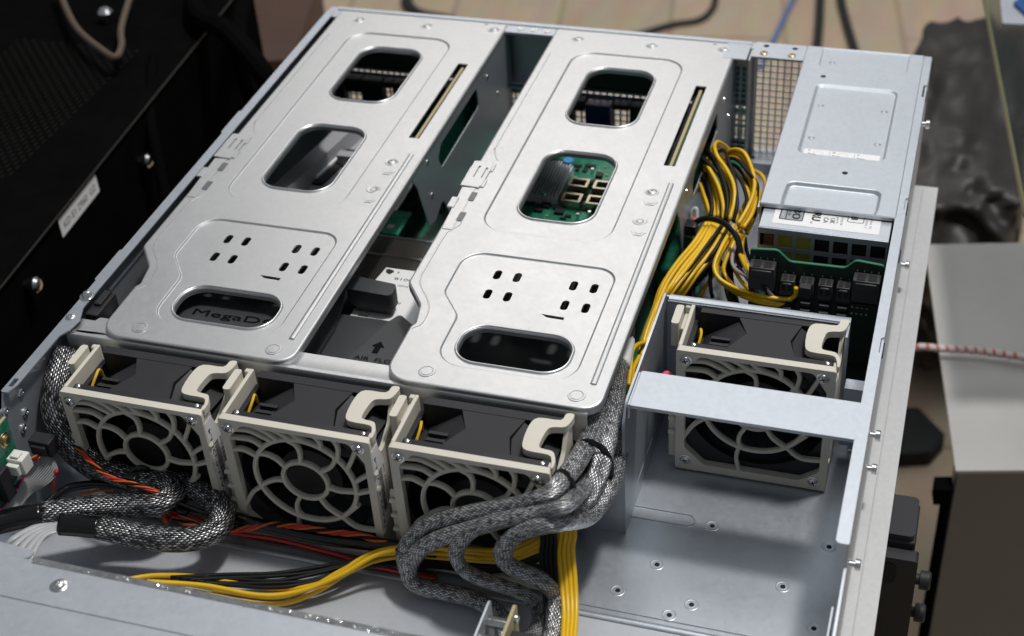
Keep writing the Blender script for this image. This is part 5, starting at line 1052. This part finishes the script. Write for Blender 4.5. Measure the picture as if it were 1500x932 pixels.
# glass sheet and sign at top right
gm = bpy.data.materials.new('smoked_glass'); gm.use_nodes = True; g = gm.node_tree.nodes['Principled BSDF']; g.inputs['Base Color'].default_value = (.5,.53,.52,1); g.inputs['Transmission Weight'].default_value = 1; g.inputs['Roughness'].default_value = .08; g.inputs['IOR'].default_value = 1.25
GL = thing('glass_sheet', 'smoked glass sheet with an olive edge at the right side', 'glass sheet', (600,320,-62))
gp = [(515.8,48.7),(900,140),(860,520),(461,456)]
b = B(); b.prism(inset(gp,1.2), -64, -58); b.build('pane', gm, GL)
b = B(); b.prism([(515.8,48.7),(517.4,49.1),(462.6,456.3),(461,456)], -64.2, -57.8); b.build('pane_edge', mat('olive_glass_edge', (.14,.15,.07), .3), GL)
SG = thing('emblem_plate', 'silver plate with a blue hexagon emblem lying on the glass at the top right corner', 'plate', (520,380,-57))
b = B(); b.prism(rpoly([(487,344,2),(560,350,2),(560,440,2),(480,430,2)],3), -57.6, -55); b.build('plate', STEEL2, SG)
d = B(); hx = circ(522,381,27,6,.02); hx = [(p[0],381+(p[1]-381)*1.1) for p in hx]; d.prism(hx, -54.95, -51, holes=[[(522+(p[0]-522)*.72,381+(p[1]-381)*.72) for p in hx]]); d.build('hexagon_ring', mat('blue_enamel', (.012,.08,.26), .4), SG)
d = B(); d.box(508,545,366,372,-54.95,-53); d.build('dark_bar', BLACKP, SG)
# striped rope
b = B(); rp_ = [(430,94,-262),(451,99,-241),(474,102,-240),(496,105.2,-240),(518,107,-241),(546,106.5,-241),(600,112,-243)]
b.tube(rp_, 3.1, 12, sub=30, mfun=lambda i,k: 1 if ((i+k*.45) % 10.5) < 3.6 else 0)
RP = b.build('striped_rope', [mat('white_rope', (.62,.58,.55), .7, bump=.3), mat('red_rope_stripe', (.55,.10,.09), .7)], None, (500,104,-243), ang=180); tag(RP, 'white rope with red spiral stripes lying over the grey cabinet', 'rope')

# ------------------------------------------------------------------ camera, light, render settings
cam = bpy.data.cameras.new('Camera'); co = bpy.data.objects.new('camera', cam); COL.objects.link(co)
co.location = (.4545936,-.9287312,.5758642); co.rotation_euler = Euler((0.90982891,0.05908143,0.29537545),'XYZ')
cam.sensor_width = 36; cam.lens = 2173.7678/1500*36; cam.clip_start = .02; cam.clip_end = 60
cam.dof.use_dof = True; cam.dof.focus_distance = .80; cam.dof.aperture_fstop = 9.0; cam.dof.aperture_blades = 9
SC.camera = co
def arealight(nm, loc, target, sx, sy, power, col):
    l = bpy.data.lights.new(nm,'AREA'); l.shape = 'RECTANGLE'; l.size = sx; l.size_y = sy; l.energy = power; l.color = col
    o = bpy.data.objects.new(nm, l); COL.objects.link(o); o.location = loc
    o.rotation_euler = (Vector(target)-Vector(loc)).to_track_quat('-Z','Y').to_euler(); return o
arealight('window_light', (-.78,3.0,2.6), (.2,-.25,0), 1.6,1.4, 21, (1,.955,.915))
arealight('key_light', (.95,.12,2.75), (.25,-.35,0), .26,.26, 52, (1,.97,.93))
arealight('top_fill_light', (.9,.75,2.7), (.25,-.2,0), 2.0,2.0, 22, (.93,.97,1))  # added soft fill from above, not a real ceiling lamp
W = bpy.data.worlds.new('World'); SC.world = W; W.use_nodes = True; W.node_tree.nodes['Background'].inputs['Color'].default_value = (.55,.6,.66,1); W.node_tree.nodes['Background'].inputs['Strength'].default_value = .29
SC.render.engine = 'CYCLES'
SC.view_settings.view_transform = 'Standard'; SC.view_settings.look = 'None'; SC.view_settings.exposure = 0; SC.view_settings.gamma = 1
SC.render.resolution_x = 1024; SC.render.resolution_y = 636
SC.cycles.max_bounces = 8; SC.cycles.glossy_bounces = 5; SC.cycles.diffuse_bounces = 4; SC.cycles.transmission_bounces = 6
